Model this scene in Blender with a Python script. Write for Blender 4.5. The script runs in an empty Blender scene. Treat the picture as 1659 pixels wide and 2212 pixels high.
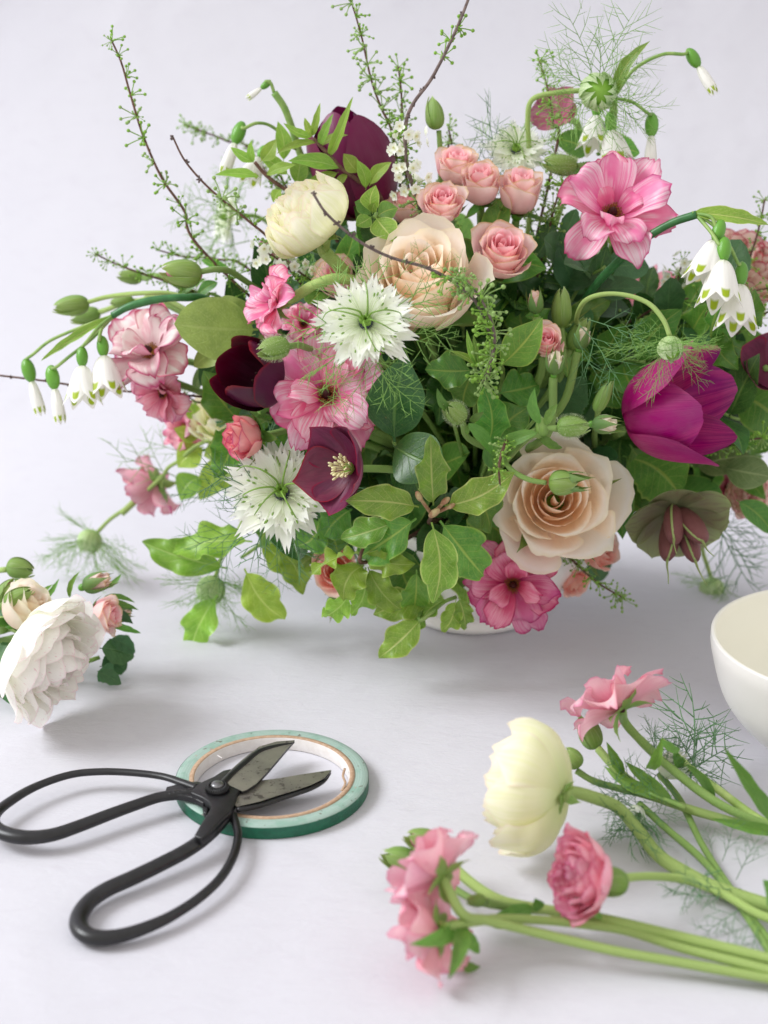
import bpy, math, random
import numpy as np
from mathutils import Vector, Matrix

# ------------------------------------------------------------------ camera, light, exposure
SC = bpy.context.scene
COL = SC.collection
PITCH = math.radians(20.6)
CAM = Vector((0.0, -0.85, 0.385))
FPX = 3456.0
cam = bpy.data.objects.new('camera', bpy.data.cameras.new('camera'))
COL.objects.link(cam)
cam.location = CAM
cam.rotation_euler = (math.pi / 2 - PITCH, 0, 0)
cam.data.sensor_fit = 'HORIZONTAL'
cam.data.sensor_width = 24
cam.data.lens = 50
cam.data.clip_start = 0.01
cam.data.clip_end = 30
cam.data.dof.use_dof = True
cam.data.dof.focus_distance = 0.775
cam.data.dof.aperture_fstop = 6.3
SC.camera = cam

world = bpy.data.worlds.new('World')
SC.world = world
world.use_nodes = True
world.node_tree.nodes['Background'].inputs[0].default_value = (1.0, 0.97, 0.935, 1)
world.node_tree.nodes['Background'].inputs[1].default_value = 0.76

ld = bpy.data.lights.new('window_light', 'AREA')
ld.shape = 'RECTANGLE'
ld.size = 1.3
ld.size_y = 1.3
ld.energy = 74
ld.color = (0.945, 0.97, 1.0)
lo = bpy.data.objects.new('window_light', ld)
COL.objects.link(lo)
lo.location = (-2.40, -0.12, 2.15)
lo.rotation_euler = (Vector((0.05, -0.05, 0.06)) - lo.location).to_track_quat('-Z', 'Y').to_euler()

SC.view_settings.view_transform = 'Standard'
SC.view_settings.look = 'None'
SC.view_settings.gamma = 1
SC.view_settings.exposure = 0.29
SC.render.engine = 'CYCLES'
SC.cycles.max_bounces = 12
SC.cycles.diffuse_bounces = 9
SC.cycles.transmission_bounces = 6
SC.cycles.use_denoising = True

# ------------------------------------------------------------------ places
RT = Vector((1, 0, 0))
FW = Vector((0, math.cos(PITCH), -math.sin(PITCH)))
UP = Vector((0, math.sin(PITCH), math.cos(PITCH)))


def ray(x, y):
    return FW + RT * ((x - 829.5) / FPX) - UP * ((y - 1106) / FPX)


def A(x, y, Y):
    """point at depth Y (metres behind the vase) seen towards x, y"""
    d = ray(x, y)
    return CAM + d * ((Y - CAM.y) / d.y)


def T(x, y, z=0.0):
    """point at height z above the table"""
    d = ray(x, y)
    return CAM + d * ((z - CAM.z) / d.z)


def mpp(p):
    return (Vector(p) - CAM).dot(FW) / FPX


def face(r, u, t):
    return (RT * r + UP * u - FW * t).normalized()


VASE = Vector((0.052, 0.015, 0.0))
MOUTH = Vector((0.052, 0.015, 0.068))


def lin(h, k=1.0):
    h = h.lstrip('#')
    o = []
    for i in (0, 2, 4):
        c = int(h[i:i + 2], 16) / 255
        o.append((c / 12.92 if c <= 0.04045 else ((c + 0.055) / 1.055) ** 2.4) * k)
    return (*o, 1)


# ------------------------------------------------------------------ materials
class NT:
    def __init__(self, name):
        self.m = bpy.data.materials.new(name)
        self.m.use_nodes = True
        self.t = self.m.node_tree
        self.t.nodes.clear()

    def n(self, typ, ins=None, **kw):
        nd = self.t.nodes.new(typ)
        for k, v in kw.items():
            setattr(nd, k, v)
        for k, v in (ins or {}).items():
            s = nd.inputs[k]
            if isinstance(v, bpy.types.NodeSocket):
                self.t.links.new(v, s)
            else:
                s.default_value = v
        return nd

    def math(self, op, a, b=0.0, c=None):
        ins = {0: a, 1: b}
        if c is not None:
            ins[2] = c
        return self.n('ShaderNodeMath', ins, operation=op).outputs[0]

    def mix(self, f, a, b, mode='MIX'):
        nd = self.n('ShaderNodeMix', data_type='RGBA', blend_type=mode)
        for k, v in ((0, f), (6, a), (7, b)):
            if isinstance(v, bpy.types.NodeSocket):
                self.t.links.new(v, nd.inputs[k])
            else:
                nd.inputs[k].default_value = v
        return nd.outputs[2]

    def ramp(self, f, stops, interp='LINEAR'):
        nd = self.n('ShaderNodeValToRGB', {0: f})
        cr = nd.color_ramp
        cr.interpolation = interp
        while len(cr.elements) > 1:
            cr.elements.remove(cr.elements[0])
        cr.elements[0].position = stops[0][0]
        cr.elements[0].color = stops[0][1]
        for p, c in stops[1:]:
            e = cr.elements.new(p)
            e.color = c
        return nd.outputs[0]

    def smooth(self, f, lo, hi):
        nd = self.n('ShaderNodeMapRange', {0: f, 1: lo, 2: hi, 3: 0.0, 4: 1.0})
        nd.interpolation_type = 'SMOOTHSTEP'
        return nd.outputs[0]

    def noise(self, vec, scale, detail=3, rough=0.55, dist=0.0):
        return self.n('ShaderNodeTexNoise', {'Vector': vec, 'Scale': scale, 'Detail': detail, 'Roughness': rough,
                                             'Distortion': dist}).outputs[0]

    def out(self, bsdf):
        self.n('ShaderNodeOutputMaterial', {0: bsdf})
        return self.m


def uvrand(N, su, sv):
    """uv across / along, a streak coordinate, and a per-piece random number"""
    uv = N.n('ShaderNodeUVMap').outputs[0]
    sep = N.n('ShaderNodeSeparateXYZ', {0: uv})
    rnd = N.n('ShaderNodeObjectInfo').outputs['Random']
    off = N.n('ShaderNodeCombineXYZ', {0: N.math('MULTIPLY', rnd, 17.0), 1: N.math('MULTIPLY', rnd, 31.0)}).outputs[0]
    mp = N.n('ShaderNodeVectorMath', {0: uv, 1: (su, sv, 1)}, operation='MULTIPLY').outputs[0]
    vec = N.n('ShaderNodeVectorMath', {0: mp, 1: off}, operation='ADD').outputs[0]
    return sep.outputs[0], sep.outputs[1], vec, rnd, off, uv


MC = {}


def petal_mat(name, stops, edge=None, edge_w=0.12, streak=None, streak_amt=0.4, streak_s=(26, 2.2), patch=0.0,
              back=None, back_f=0.6, transl=0.32, rough=0.48, spec=0.35, bump=0.25, vary=0.12, spot=None, spot_amt=0.0,
              sheen=0.0):
    N = NT(name)
    u, v, vec, rnd, off, uv = uvrand(N, *streak_s)
    au = N.math('ABSOLUTE', N.math('SUBTRACT', N.math('MULTIPLY', u, 2.0), 1.0))
    n1 = N.noise(vec, 1.0, 4, 0.6, 0.4)
    if patch:
        wide = N.noise(N.n('ShaderNodeVectorMath', {0: N.n('ShaderNodeVectorMath', {0: uv, 1: (2.2, 1.3, 1)}, operation='MULTIPLY').outputs[0], 1: off}, operation='ADD').outputs[0], 1.0, 2, 0.5)
    nb = N.noise(N.n('ShaderNodeVectorMath', {0: uv, 1: off}, operation='ADD').outputs[0], 3.0, 3, 0.6)
    vv = N.math('ADD', v, N.math('MULTIPLY', N.math('SUBTRACT', n1, 0.5), 0.12))
    col = N.ramp(vv, stops)
    if streak:
        thr = N.math('ADD', n1, N.math('MULTIPLY', N.math('SUBTRACT', nb, 0.5), patch))
        f = N.math('MULTIPLY', N.smooth(thr, 0.45, 0.66), streak_amt)
        if patch:
            f = N.math('MULTIPLY', N.math('MULTIPLY', N.smooth(n1, 0.34, 0.62), N.smooth(wide, 0.36, 0.54)), streak_amt)
        f = N.math('MULTIPLY', f, N.smooth(v, 0.1, 0.5))
        col = N.mix(f, col, streak)
    if back:
        geo = N.n('ShaderNodeNewGeometry').outputs['Backfacing']
        col = N.mix(N.math('MULTIPLY', geo, back_f), col, back)
    if edge:
        m = N.math('MAXIMUM', N.smooth(au, 1.0 - edge_w, 1.0), N.smooth(v, 1.0 - edge_w, 1.0))
        m = N.math('MULTIPLY', m, N.smooth(v, 0.25, 0.6))
        m = N.math('MULTIPLY', m, N.math('ADD', 0.45, N.math('MULTIPLY', nb, 0.9)))
        col = N.mix(m, col, edge)
    if spot:
        ns = N.noise(vec, 1.7, 2, 0.5)
        col = N.mix(N.math('MULTIPLY', N.smooth(ns, 0.64, 0.70), spot_amt), col, spot)
    hs = N.n('ShaderNodeHueSaturation', {'Hue': N.math('ADD', 0.5, N.math('MULTIPLY', N.math('SUBTRACT', rnd, 0.5), 0.02)),
                                         'Saturation': N.math('ADD', 1.0, N.math('MULTIPLY', N.math('SUBTRACT', nb, 0.5), 0.35)),
                                         'Value': N.math('ADD', 1.0 - vary / 2, N.math('MULTIPLY', rnd, vary)), 'Color': col}).outputs[0]
    bp = N.n('ShaderNodeBump', {'Strength': bump, 'Distance': 0.0006, 'Height': n1}).outputs[0]
    pr = N.n('ShaderNodeBsdfPrincipled', {'Base Color': hs, 'Roughness': rough, 'Specular IOR Level': spec, 'Normal': bp,
                                          'Sheen Weight': sheen}).outputs[0]
    tr = N.n('ShaderNodeBsdfTranslucent', {'Color': hs, 'Normal': bp}).outputs[0]
    return N.out(N.n('ShaderNodeMixShader', {0: transl, 1: pr, 2: tr}).outputs[0])


def leaf_mat(name, col, dark, vein, back, rough=0.38, transl=0.3, veins=9, margin=0.5, spec=0.5, vamt=0.75):
    N = NT(name)
    u, v, vec, rnd, off, uv = uvrand(N, 5, 8)
    au = N.math('ABSOLUTE', N.math('SUBTRACT', N.math('MULTIPLY', u, 2.0), 1.0))
    nb = N.noise(vec, 0.6, 3, 0.6)
    nf = N.noise(vec, 5.0, 2, 0.6)
    c = N.mix(N.smooth(nb, 0.3, 0.7), dark, col)
    c = N.mix(N.math('MULTIPLY', N.smooth(nf, 0.45, 0.7), 0.25), c, vein)
    mid = N.math('SUBTRACT', 1.0, N.smooth(au, 0.02, 0.09))
    ph = N.math('SUBTRACT', N.math('MULTIPLY', v, float(veins)), N.math('MULTIPLY', au, 2.3))
    ph = N.math('ADD', ph, N.math('MULTIPLY', nb, 0.5))
    fr = N.math('ABSOLUTE', N.math('SUBTRACT', N.math('FRACT', ph), 0.5))
    side = N.math('MULTIPLY', N.math('SUBTRACT', 1.0, N.smooth(fr, 0.015, 0.09)), 0.45)
    side = N.math('MULTIPLY', side, N.math('SUBTRACT', 1.0, N.smooth(au, 0.5, 0.95)))
    vm = N.math('MAXIMUM', mid, side)
    c = N.mix(N.math('MULTIPLY', vm, vamt), c, vein)
    c = N.mix(N.math('MULTIPLY', N.smooth(au, 0.88, 0.97), margin), c, vein)
    blem = N.noise(vec, 2.3, 2, .5)
    c = N.mix(N.math('MULTIPLY', N.smooth(blem, .69, .74), .45), c, lin('8A7A3C'))
    geo = N.n('ShaderNodeNewGeometry').outputs['Backfacing']
    c = N.mix(N.math('MULTIPLY', geo, 0.65), c, back)
    hs = N.n('ShaderNodeHueSaturation', {'Hue': N.math('ADD', 0.482, N.math('MULTIPLY', N.math('FRACT', N.math('MULTIPLY', rnd, 7.3)), 0.034)), 'Saturation': 1.0,
                                         'Value': N.math('ADD', 0.72, N.math('MULTIPLY', rnd, 0.6)), 'Color': c}).outputs[0]
    hgt = N.math('SUBTRACT', N.math('MULTIPLY', nf, 0.35), N.math('MULTIPLY', vm, 0.8))
    bp = N.n('ShaderNodeBump', {'Strength': 0.5, 'Distance': 0.0005, 'Height': hgt}).outputs[0]
    pr = N.n('ShaderNodeBsdfPrincipled', {'Base Color': hs, 'Roughness': rough, 'Specular IOR Level': spec, 'Normal': bp}).outputs[0]
    tr = N.n('ShaderNodeBsdfTranslucent', {'Color': hs, 'Normal': bp}).outputs[0]
    return N.out(N.n('ShaderNodeMixShader', {0: transl, 1: pr, 2: tr}).outputs[0])


def plain_mat(name, c1, c2, scale=60, rough=0.45, spec=0.4, transl=0.0, bump=0.2, dist=0.0004, metal=0.0, stretch=(1, 1, 1), detail=3):
    """two-tone solid surface with fine relief"""
    N = NT(name)
    tc = N.n('ShaderNodeTexCoord').outputs['Object']
    rnd = N.n('ShaderNodeObjectInfo').outputs['Random']
    vec = N.n('ShaderNodeVectorMath', {0: tc, 1: stretch}, operation='MULTIPLY').outputs[0]
    nz = N.noise(vec, scale, detail, 0.6)
    c = N.mix(N.smooth(nz, 0.3, 0.7), c1, c2)
    c = N.n('ShaderNodeHueSaturation', {'Hue': 0.5, 'Saturation': 1.0, 'Value': N.math('ADD', 0.9, N.math('MULTIPLY', rnd, 0.2)), 'Color': c}).outputs[0]
    bp = N.n('ShaderNodeBump', {'Strength': bump, 'Distance': dist, 'Height': nz}).outputs[0]
    b = N.n('ShaderNodeBsdfPrincipled', {'Base Color': c, 'Roughness': rough, 'Specular IOR Level': spec, 'Metallic': metal, 'Normal': bp}).outputs[0]
    if transl:
        tr = N.n('ShaderNodeBsdfTranslucent', {'Color': c}).outputs[0]
        b = N.n('ShaderNodeMixShader', {0: transl, 1: b, 2: tr}).outputs[0]
    return N.out(b)


# ------------------------------------------------------------------ meshes
def mk(name, V, F, mats, uv=None, smooth=True, midx=None):
    me = bpy.data.meshes.new(name)
    me.from_pydata([tuple(v) for v in V], [], [tuple(int(i) for i in f) for f in F])
    for m in (mats if isinstance(mats, (list, tuple)) else [mats]):
        me.materials.append(m)
    if uv is not None:
        l = me.uv_layers.new(name='UVMap')
        vi = np.zeros(len(me.loops), dtype=np.int32)
        me.loops.foreach_get('vertex_index', vi)
        l.data.foreach_set('uv', np.asarray(uv, dtype=np.float32)[vi].ravel())
    if smooth:
        me.polygons.foreach_set('use_smooth', [True] * len(me.polygons))
    if midx is not None:
        me.polygons.foreach_set('material_index', midx)
    me.update()
    return me


def grid_faces(nv, nu, off=0):
    w = nu + 1
    return [(off + j * w + i, off + j * w + i + 1, off + (j + 1) * w + i + 1, off + (j + 1) * w + i) for j in range(nv) for i in range(nu)]


def bez(P, s):
    P = np.asarray(P, float)
    s = np.asarray(s)[..., None]
    return (1 - s) ** 3 * P[0] + 3 * (1 - s) ** 2 * s * P[1] + 3 * (1 - s) * s * s * P[2] + s ** 3 * P[3]


def dbez(P, s):
    P = np.asarray(P, float)
    s = np.asarray(s)[..., None]
    d = 3 * (1 - s) ** 2 * (P[1] - P[0]) + 6 * (1 - s) * s * (P[2] - P[1]) + 3 * s * s * (P[3] - P[2])
    return d / (np.linalg.norm(d, axis=-1, keepdims=True) + 1e-9)


def petal_geo(P, W, bw=0.3, pk=0.65, tw=0.6, rd=0.4, rp=2.4, Rc=1.0, ov=0.0, ruf=0.0, rf=2.0, curl=0.0, tipcurl=0.0,
              jag=0.0, teeth=0, tooth=0.0, notch=0.0, fold=0.0, nu=8, nv=9, seed=0):
    """petal as a patch along a profile (radius, height); x across, y outward, z up the flower's axis"""
    rng = np.random.default_rng(seed)
    t = np.linspace(-1, 1, nu + 1)
    k = np.linspace(0, 1, nv + 1)
    Tt, S = np.meshgrid(t, k)
    prof = 1 - rd * np.abs(Tt) ** rp
    prof = prof * (1 - notch * np.exp(-(Tt / 0.22) ** 2))
    if jag:
        jn = rng.normal(0, 1, nu + 1)
        prof = prof * (1 + jag * (jn[None, :]) * S ** 4)
    if teeth:
        tt = np.abs(((Tt + 1) / 2 * teeth) % 1 - 0.5) * 2
        prof = prof * (1 - tooth * (1 - tt) * S ** 6)
    s = np.clip(S * prof, 0, 1.05)
    w = np.where(s < pk, bw + (1 - bw) * np.sin(np.pi / 2 * np.clip(s / pk, 0, 1)),
                 tw + (1 - tw) * np.cos(np.pi / 2 * np.clip((s - pk) / (1 - pk), 0, 1)))
    w = W * w
    B = bez(P, s)
    D = dbez(P, np.clip(s, 0, 1))
    Nn = np.stack([-D[..., 1], D[..., 0]], -1)
    a = np.clip(Tt * w / Rc, -2.6, 2.6)
    x = Rc * np.sin(a)
    d = Rc * (1 - np.cos(a))
    ph = rng.uniform(0, 6.28, 4)
    ru = ruf * s ** 1.5 * (np.abs(Tt) ** 1.5 * np.sin(rf * 6.28 * s + ph[0] + np.sign(Tt) * ph[1]) +
                           0.8 * s ** 3 * np.sin(rf * 2.2 * Tt + ph[2]) + 0.3 * np.sin(3 * Tt + 4 * s + ph[3]))
    d = d + ov * Tt * s + ru - curl * (np.abs(Tt) ** 4 * s ** 2) - tipcurl * s ** 7 + fold * np.abs(Tt) * w
    R = B[..., 0] + Nn[..., 0] * d
    Z = B[..., 1] + Nn[..., 1] * d
    V = np.stack([x, R, Z], -1).reshape(-1, 3)
    uv = np.stack([(Tt + 1) / 2, S], -1).reshape(-1, 2)
    return V, grid_faces(nv, nu), uv


def petal_mesh(name, mat, **kw):
    V, F, uv = petal_geo(**kw)
    return mk(name, V, F, mat, uv)


def leaf_geo(W=0.2, p=0.85, q=0.8, fold=0.25, bend=0.4, wav=0.0, wf=4, ser=0.0, nu=8, nv=16, twist=0.0, seed=0, pet=0.08, side=0.0):
    """leaf of length 1 along +y, upper face +z"""
    rng = np.random.default_rng(seed)
    t = np.linspace(-1, 1, nu + 1)
    s = np.linspace(0, 1, nv + 1)
    Tt, S = np.meshgrid(t, s)
    sh = np.clip((S - pet) / (1 - pet), 0, 1)
    w = W * (np.sin(np.pi * sh ** p) ** q) + 0.012 * (1 - S)
    if ser:
        w = w * (1 + ser * ((np.arange(nv + 1) % 2) * 2 - 1))[:, None]
    ph = rng.uniform(0, 6.28, 3)
    w = w * (1 + 0.05 * np.sin(S * wf * 6.3 * 0.8 + ph[2] + Tt))
    w = w * (1 + wav * 0.7 * np.sin(wf * 6.28 * S + ph[0] + 1.2 + np.where(Tt > 0, ph[1], 0.0)) * np.sin(np.pi * sh) ** .5)
    x = Tt * w
    z = fold * np.abs(x) + wav * np.abs(Tt) ** 2.2 * np.sin(np.pi * sh) ** 0.5 * np.sin(wf * 6.28 * S + ph[0] + np.where(Tt > 0, ph[1], 0.0))
    tw = twist * (S - 0.3)
    x, z = x * np.cos(tw) - z * np.sin(tw), x * np.sin(tw) + z * np.cos(tw)
    b = bend
    ang = b * (S - 0.5)
    y0 = np.where(abs(b) > 1e-3, (np.sin(ang) + np.sin(b / 2)) / b, S)
    z0 = np.where(abs(b) > 1e-3, (np.cos(ang) - np.cos(b / 2)) / b, 0)
    ln = 2 * np.sin(b / 2) / b if abs(b) > 1e-3 else 1
    y = (y0 - z * np.sin(-ang) * 1.0) / ln
    zz = z0 + z * np.cos(ang)
    x = x + side * (np.sin(np.pi * S) * 0.12)
    V = np.stack([x, y, zz], -1).reshape(-1, 3)
    uv = np.stack([(Tt + 1) / 2, S], -1).reshape(-1, 2)
    return V, grid_faces(nv, nu), uv


def smooth_path(pts, n=6):
    pts = [Vector(p) for p in pts]
    if len(pts) < 3:
        return [pts[0].lerp(pts[-1], i / n) for i in range(n + 1)]
    ex = [pts[0] * 2 - pts[1]] + pts + [pts[-1] * 2 - pts[-2]]
    out = []
    for i in range(1, len(ex) - 2):
        p0, p1, p2, p3 = ex[i - 1:i + 3]
        for j in range(n):
            t = j / n
            out.append(0.5 * ((2 * p1) + (p2 - p0) * t + (2 * p0 - 5 * p1 + 4 * p2 - p3) * t * t + (3 * p1 - p0 - 3 * p2 + p3) * t ** 3))
    out.append(pts[-1].copy())
    return out


def tube_geo(path, rad, sides=8, flat=1.0, off=0, upv=None, cap=True):
    """rad: number or list of (fraction, radius)"""
    n = len(path)
    if isinstance(rad, (int, float)):
        rs = [rad] * n
    else:
        rs = np.interp(np.linspace(0, 1, n), [a for a, b in rad], [b for a, b in rad])
    V, F = [], []
    prev = None
    for i in range(n):
        t = (path[min(i + 1, n - 1)] - path[max(i - 1, 0)])
        t = t.normalized() if t.length > 1e-9 else Vector((0, 0, 1))
        if upv is not None:
            a = t.cross(upv)
        elif prev is None:
            a = t.cross(Vector((0.1, 0.2, 1)) if abs(t.z) < 0.9 else Vector((1, 0, 0)))
        else:
            a = prev - t * prev.dot(t)
        a.normalize()
        prev = a
        b = t.cross(a)
        for k in range(sides):
            an = 6.283185 * k / sides
            V.append(path[i] + a * (math.cos(an) * rs[i]) + b * (math.sin(an) * rs[i] * flat))
    for i in range(n - 1):
        for k in range(sides):
            k2 = (k + 1) % sides
            F.append((off + i * sides + k, off + i * sides + k2, off + (i + 1) * sides + k2, off + (i + 1) * sides + k))
    if cap:
        F.append(tuple(off + k for k in reversed(range(sides))))
        F.append(tuple(off + (n - 1) * sides + k for k in range(sides)))
    return V, F


def lathe_geo(prof, seg=32, off=0):
    """closed in the middle where the radius is 0"""
    V, F, rows = [], [], []
    for r, z in prof:
        if r < 1e-7:
            rows.append([off + len(V)])
            V.append(Vector((0, 0, z)))
        else:
            rows.append([off + len(V) + k for k in range(seg)])
            V += [Vector((r * math.cos(6.283185 * k / seg), r * math.sin(6.283185 * k / seg), z)) for k in range(seg)]
    for a, b in zip(rows, rows[1:]):
        for k in range(seg):
            k2 = (k + 1) % seg
            if len(a) == 1 and len(b) == 1:
                continue
            if len(a) == 1:
                F.append((a[0], b[k2], b[k]))
            elif len(b) == 1:
                F.append((a[k], a[k2], b[0]))
            else:
                F.append((a[k], a[k2], b[k2], b[k]))
    return V, F


class Geo:
    """collects pieces of ONE mesh"""
    def __init__(self):
        self.V, self.F, self.M = [], [], []

    def add(self, VF, M=None, mi=0):
        V, F = VF[0], VF[1]
        o = len(self.V)
        self.V += [(M @ Vector(v)) if M else Vector(v) for v in V]
        self.F += [tuple(o + i for i in f) for f in F]
        self.M += [mi] * len(F)
        return self

    def tube(self, pts, rad, sides=5, n=4, flat=1.0, mi=0, upv=None, raw=False):
        return self.add(tube_geo([Vector(p) for p in pts] if raw else smooth_path(pts, n), rad, sides, flat, upv=upv), mi=mi)

    def mesh(self, name, mats, smooth=True):
        return mk(name, self.V, self.F, mats, None, smooth, self.M)


def ball(rx, ry=None, rz=None, seg=10, rings=6, c=(0, 0, 0), pow_=1.0, tip=0.0):
    ry = rx if ry is None else ry
    rz = rx if rz is None else rz
    prof = []
    for i in range(rings + 1):
        a = math.pi * i / rings
        r = math.sin(a) ** pow_
        z = -math.cos(a)
        if tip and z > 0:
            r *= 1 - tip * z
        prof.append((r if 0 < i < rings else 0.0, z))
    V, F = lathe_geo(prof, seg)
    return [Vector((v.x * rx + c[0], v.y * ry + c[1], v.z * rz + c[2])) for v in V], F


# ------------------------------------------------------------------ objects
def part(name, me, parent, M=None):
    o = bpy.data.objects.new(name, me)
    COL.objects.link(o)
    o.parent = parent
    if M is not None:
        o.matrix_local = M
    return o


def thing(name, label, cat, loc=(0, 0, 0), M=None, group=None):
    o = bpy.data.objects.new(name, None)
    COL.objects.link(o)
    o.empty_display_size = 0.01
    if M is not None:
        o.matrix_world = M
        o['_m'] = [c for r in M for c in r]
    else:
        o.location = loc
        o['_m'] = [c for r in Matrix.Translation(loc) for c in r]
    o['label'] = label
    o['category'] = cat
    if group:
        o['group'] = group
    return o


def mat_of(o):
    m = list(o['_m'])
    return Matrix([m[0:4], m[4:8], m[8:12], m[12:16]])


def wpart(name, geo, parent, mats, smooth=True):
    """a part whose shape was laid out in the room: moved into its thing's own frame"""
    inv = mat_of(parent).inverted()
    if isinstance(geo, Geo):
        me = mk(name, [inv @ Vector(v) for v in geo.V], geo.F, mats, None, smooth, geo.M)
    else:
        me = mk(name, [inv @ Vector(v) for v in geo[0]], geo[1], mats, geo[2] if len(geo) > 2 else None, smooth)
    return part(name, me, parent)


def single(name, geo, mats, label, cat, group=None, uv=None, smooth=True):
    """a thing that is one mesh, its origin at its first point"""
    c = Vector(geo.V[0])
    me = mk(name, [Vector(v) - c for v in geo.V], geo.F, mats, uv, smooth, geo.M)
    o = bpy.data.objects.new(name, me)
    COL.objects.link(o)
    o.location = c
    if label:
        o['label'] = label
        o['category'] = cat
    if group:
        o['group'] = group
    return o


def frame(pos, f, roll=0.0, s=1.0):
    z = Vector(f).normalized()
    x = UP.cross(z)
    if x.length < 0.15:
        x = RT.copy()
    x = (x - z * x.dot(z)).normalized()
    y = z.cross(x)
    c, sn = math.cos(roll), math.sin(roll)
    X = x * c + y * sn
    Yv = z.cross(X)
    m = Matrix(((X.x, Yv.x, z.x), (X.y, Yv.y, z.y), (X.z, Yv.z, z.z))).to_4x4() @ Matrix.Diagonal((s, s, s, 1))
    m.translation = Vector(pos)
    return m


def Rz(a):
    return Matrix.Rotation(a, 4, 'Z')


def stem_to_vase(base, f, first=0.03, mid=None):
    b = Vector(base)
    pts = [b, b - Vector(f).normalized() * first]
    if mid:
        pts += mid
    m2 = pts[-1].lerp(MOUTH, 0.55)
    pts += [m2 + Vector((0, 0, 0.006)), MOUTH + (pts[-1] - MOUTH).normalized() * 0.03, MOUTH - Vector((0, 0, 0.03))]
    return pts


def leaf_between(parent, me, base, tip, w=1.0, n=None, roll=0.0, name='leaf', zs=1.0):
    """a leaf of a shared mesh from base to tip; w scales its width"""
    base, tip = Vector(base), Vector(tip)
    y = tip - base
    L = y.length
    y.normalize()
    n = Vector(n) if n is not None else -FW + UP * 0.3
    z = (n - y * n.dot(y)).normalized()
    x = y.cross(z)
    if roll:
        q = Matrix.Rotation(roll, 3, y)
        z, x = q @ z, q @ x
    m = Matrix(((x.x, y.x, z.x), (x.y, y.y, z.y), (x.z, y.z, z.z))).to_4x4() @ Matrix.Diagonal((L * w, L, L * zs, 1))
    m.translation = base
    return part(name, me, parent, mat_of(parent).inverted() @ m)
# ------------------------------------------------------------------ the materials used
G = dict
def bell_mat(name, stops, **kw):
    N = NT(name)
    u, v, vec, rnd, off, uv = uvrand(N, 12, .6)
    au = N.math('ABSOLUTE', N.math('SUBTRACT', N.math('MULTIPLY', u, 2.0), 1.0))
    n1 = N.noise(vec, 1.0, 3, .6)
    c = N.mix(N.smooth(v, .0, .35), lin('E9EED8'), lin('FBFAF6'))
    m = N.math('MULTIPLY', N.smooth(v, .76, .82), N.math('SUBTRACT', 1.0, N.smooth(v, .91, .95)))
    m = N.math('MULTIPLY', m, N.math('SUBTRACT', 1.0, N.smooth(au, .30, .48)))
    c = N.mix(m, c, lin('A4BC20'))
    bp = N.n('ShaderNodeBump', {'Strength': .35, 'Distance': .0008, 'Height': n1}).outputs[0]
    pr = N.n('ShaderNodeBsdfPrincipled', {'Base Color': c, 'Roughness': .45, 'Specular IOR Level': .35, 'Normal': bp}).outputs[0]
    tr = N.n('ShaderNodeBsdfTranslucent', {'Color': c}).outputs[0]
    return N.out(N.n('ShaderNodeMixShader', {0: .25, 1: pr, 2: tr}).outputs[0])


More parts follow.
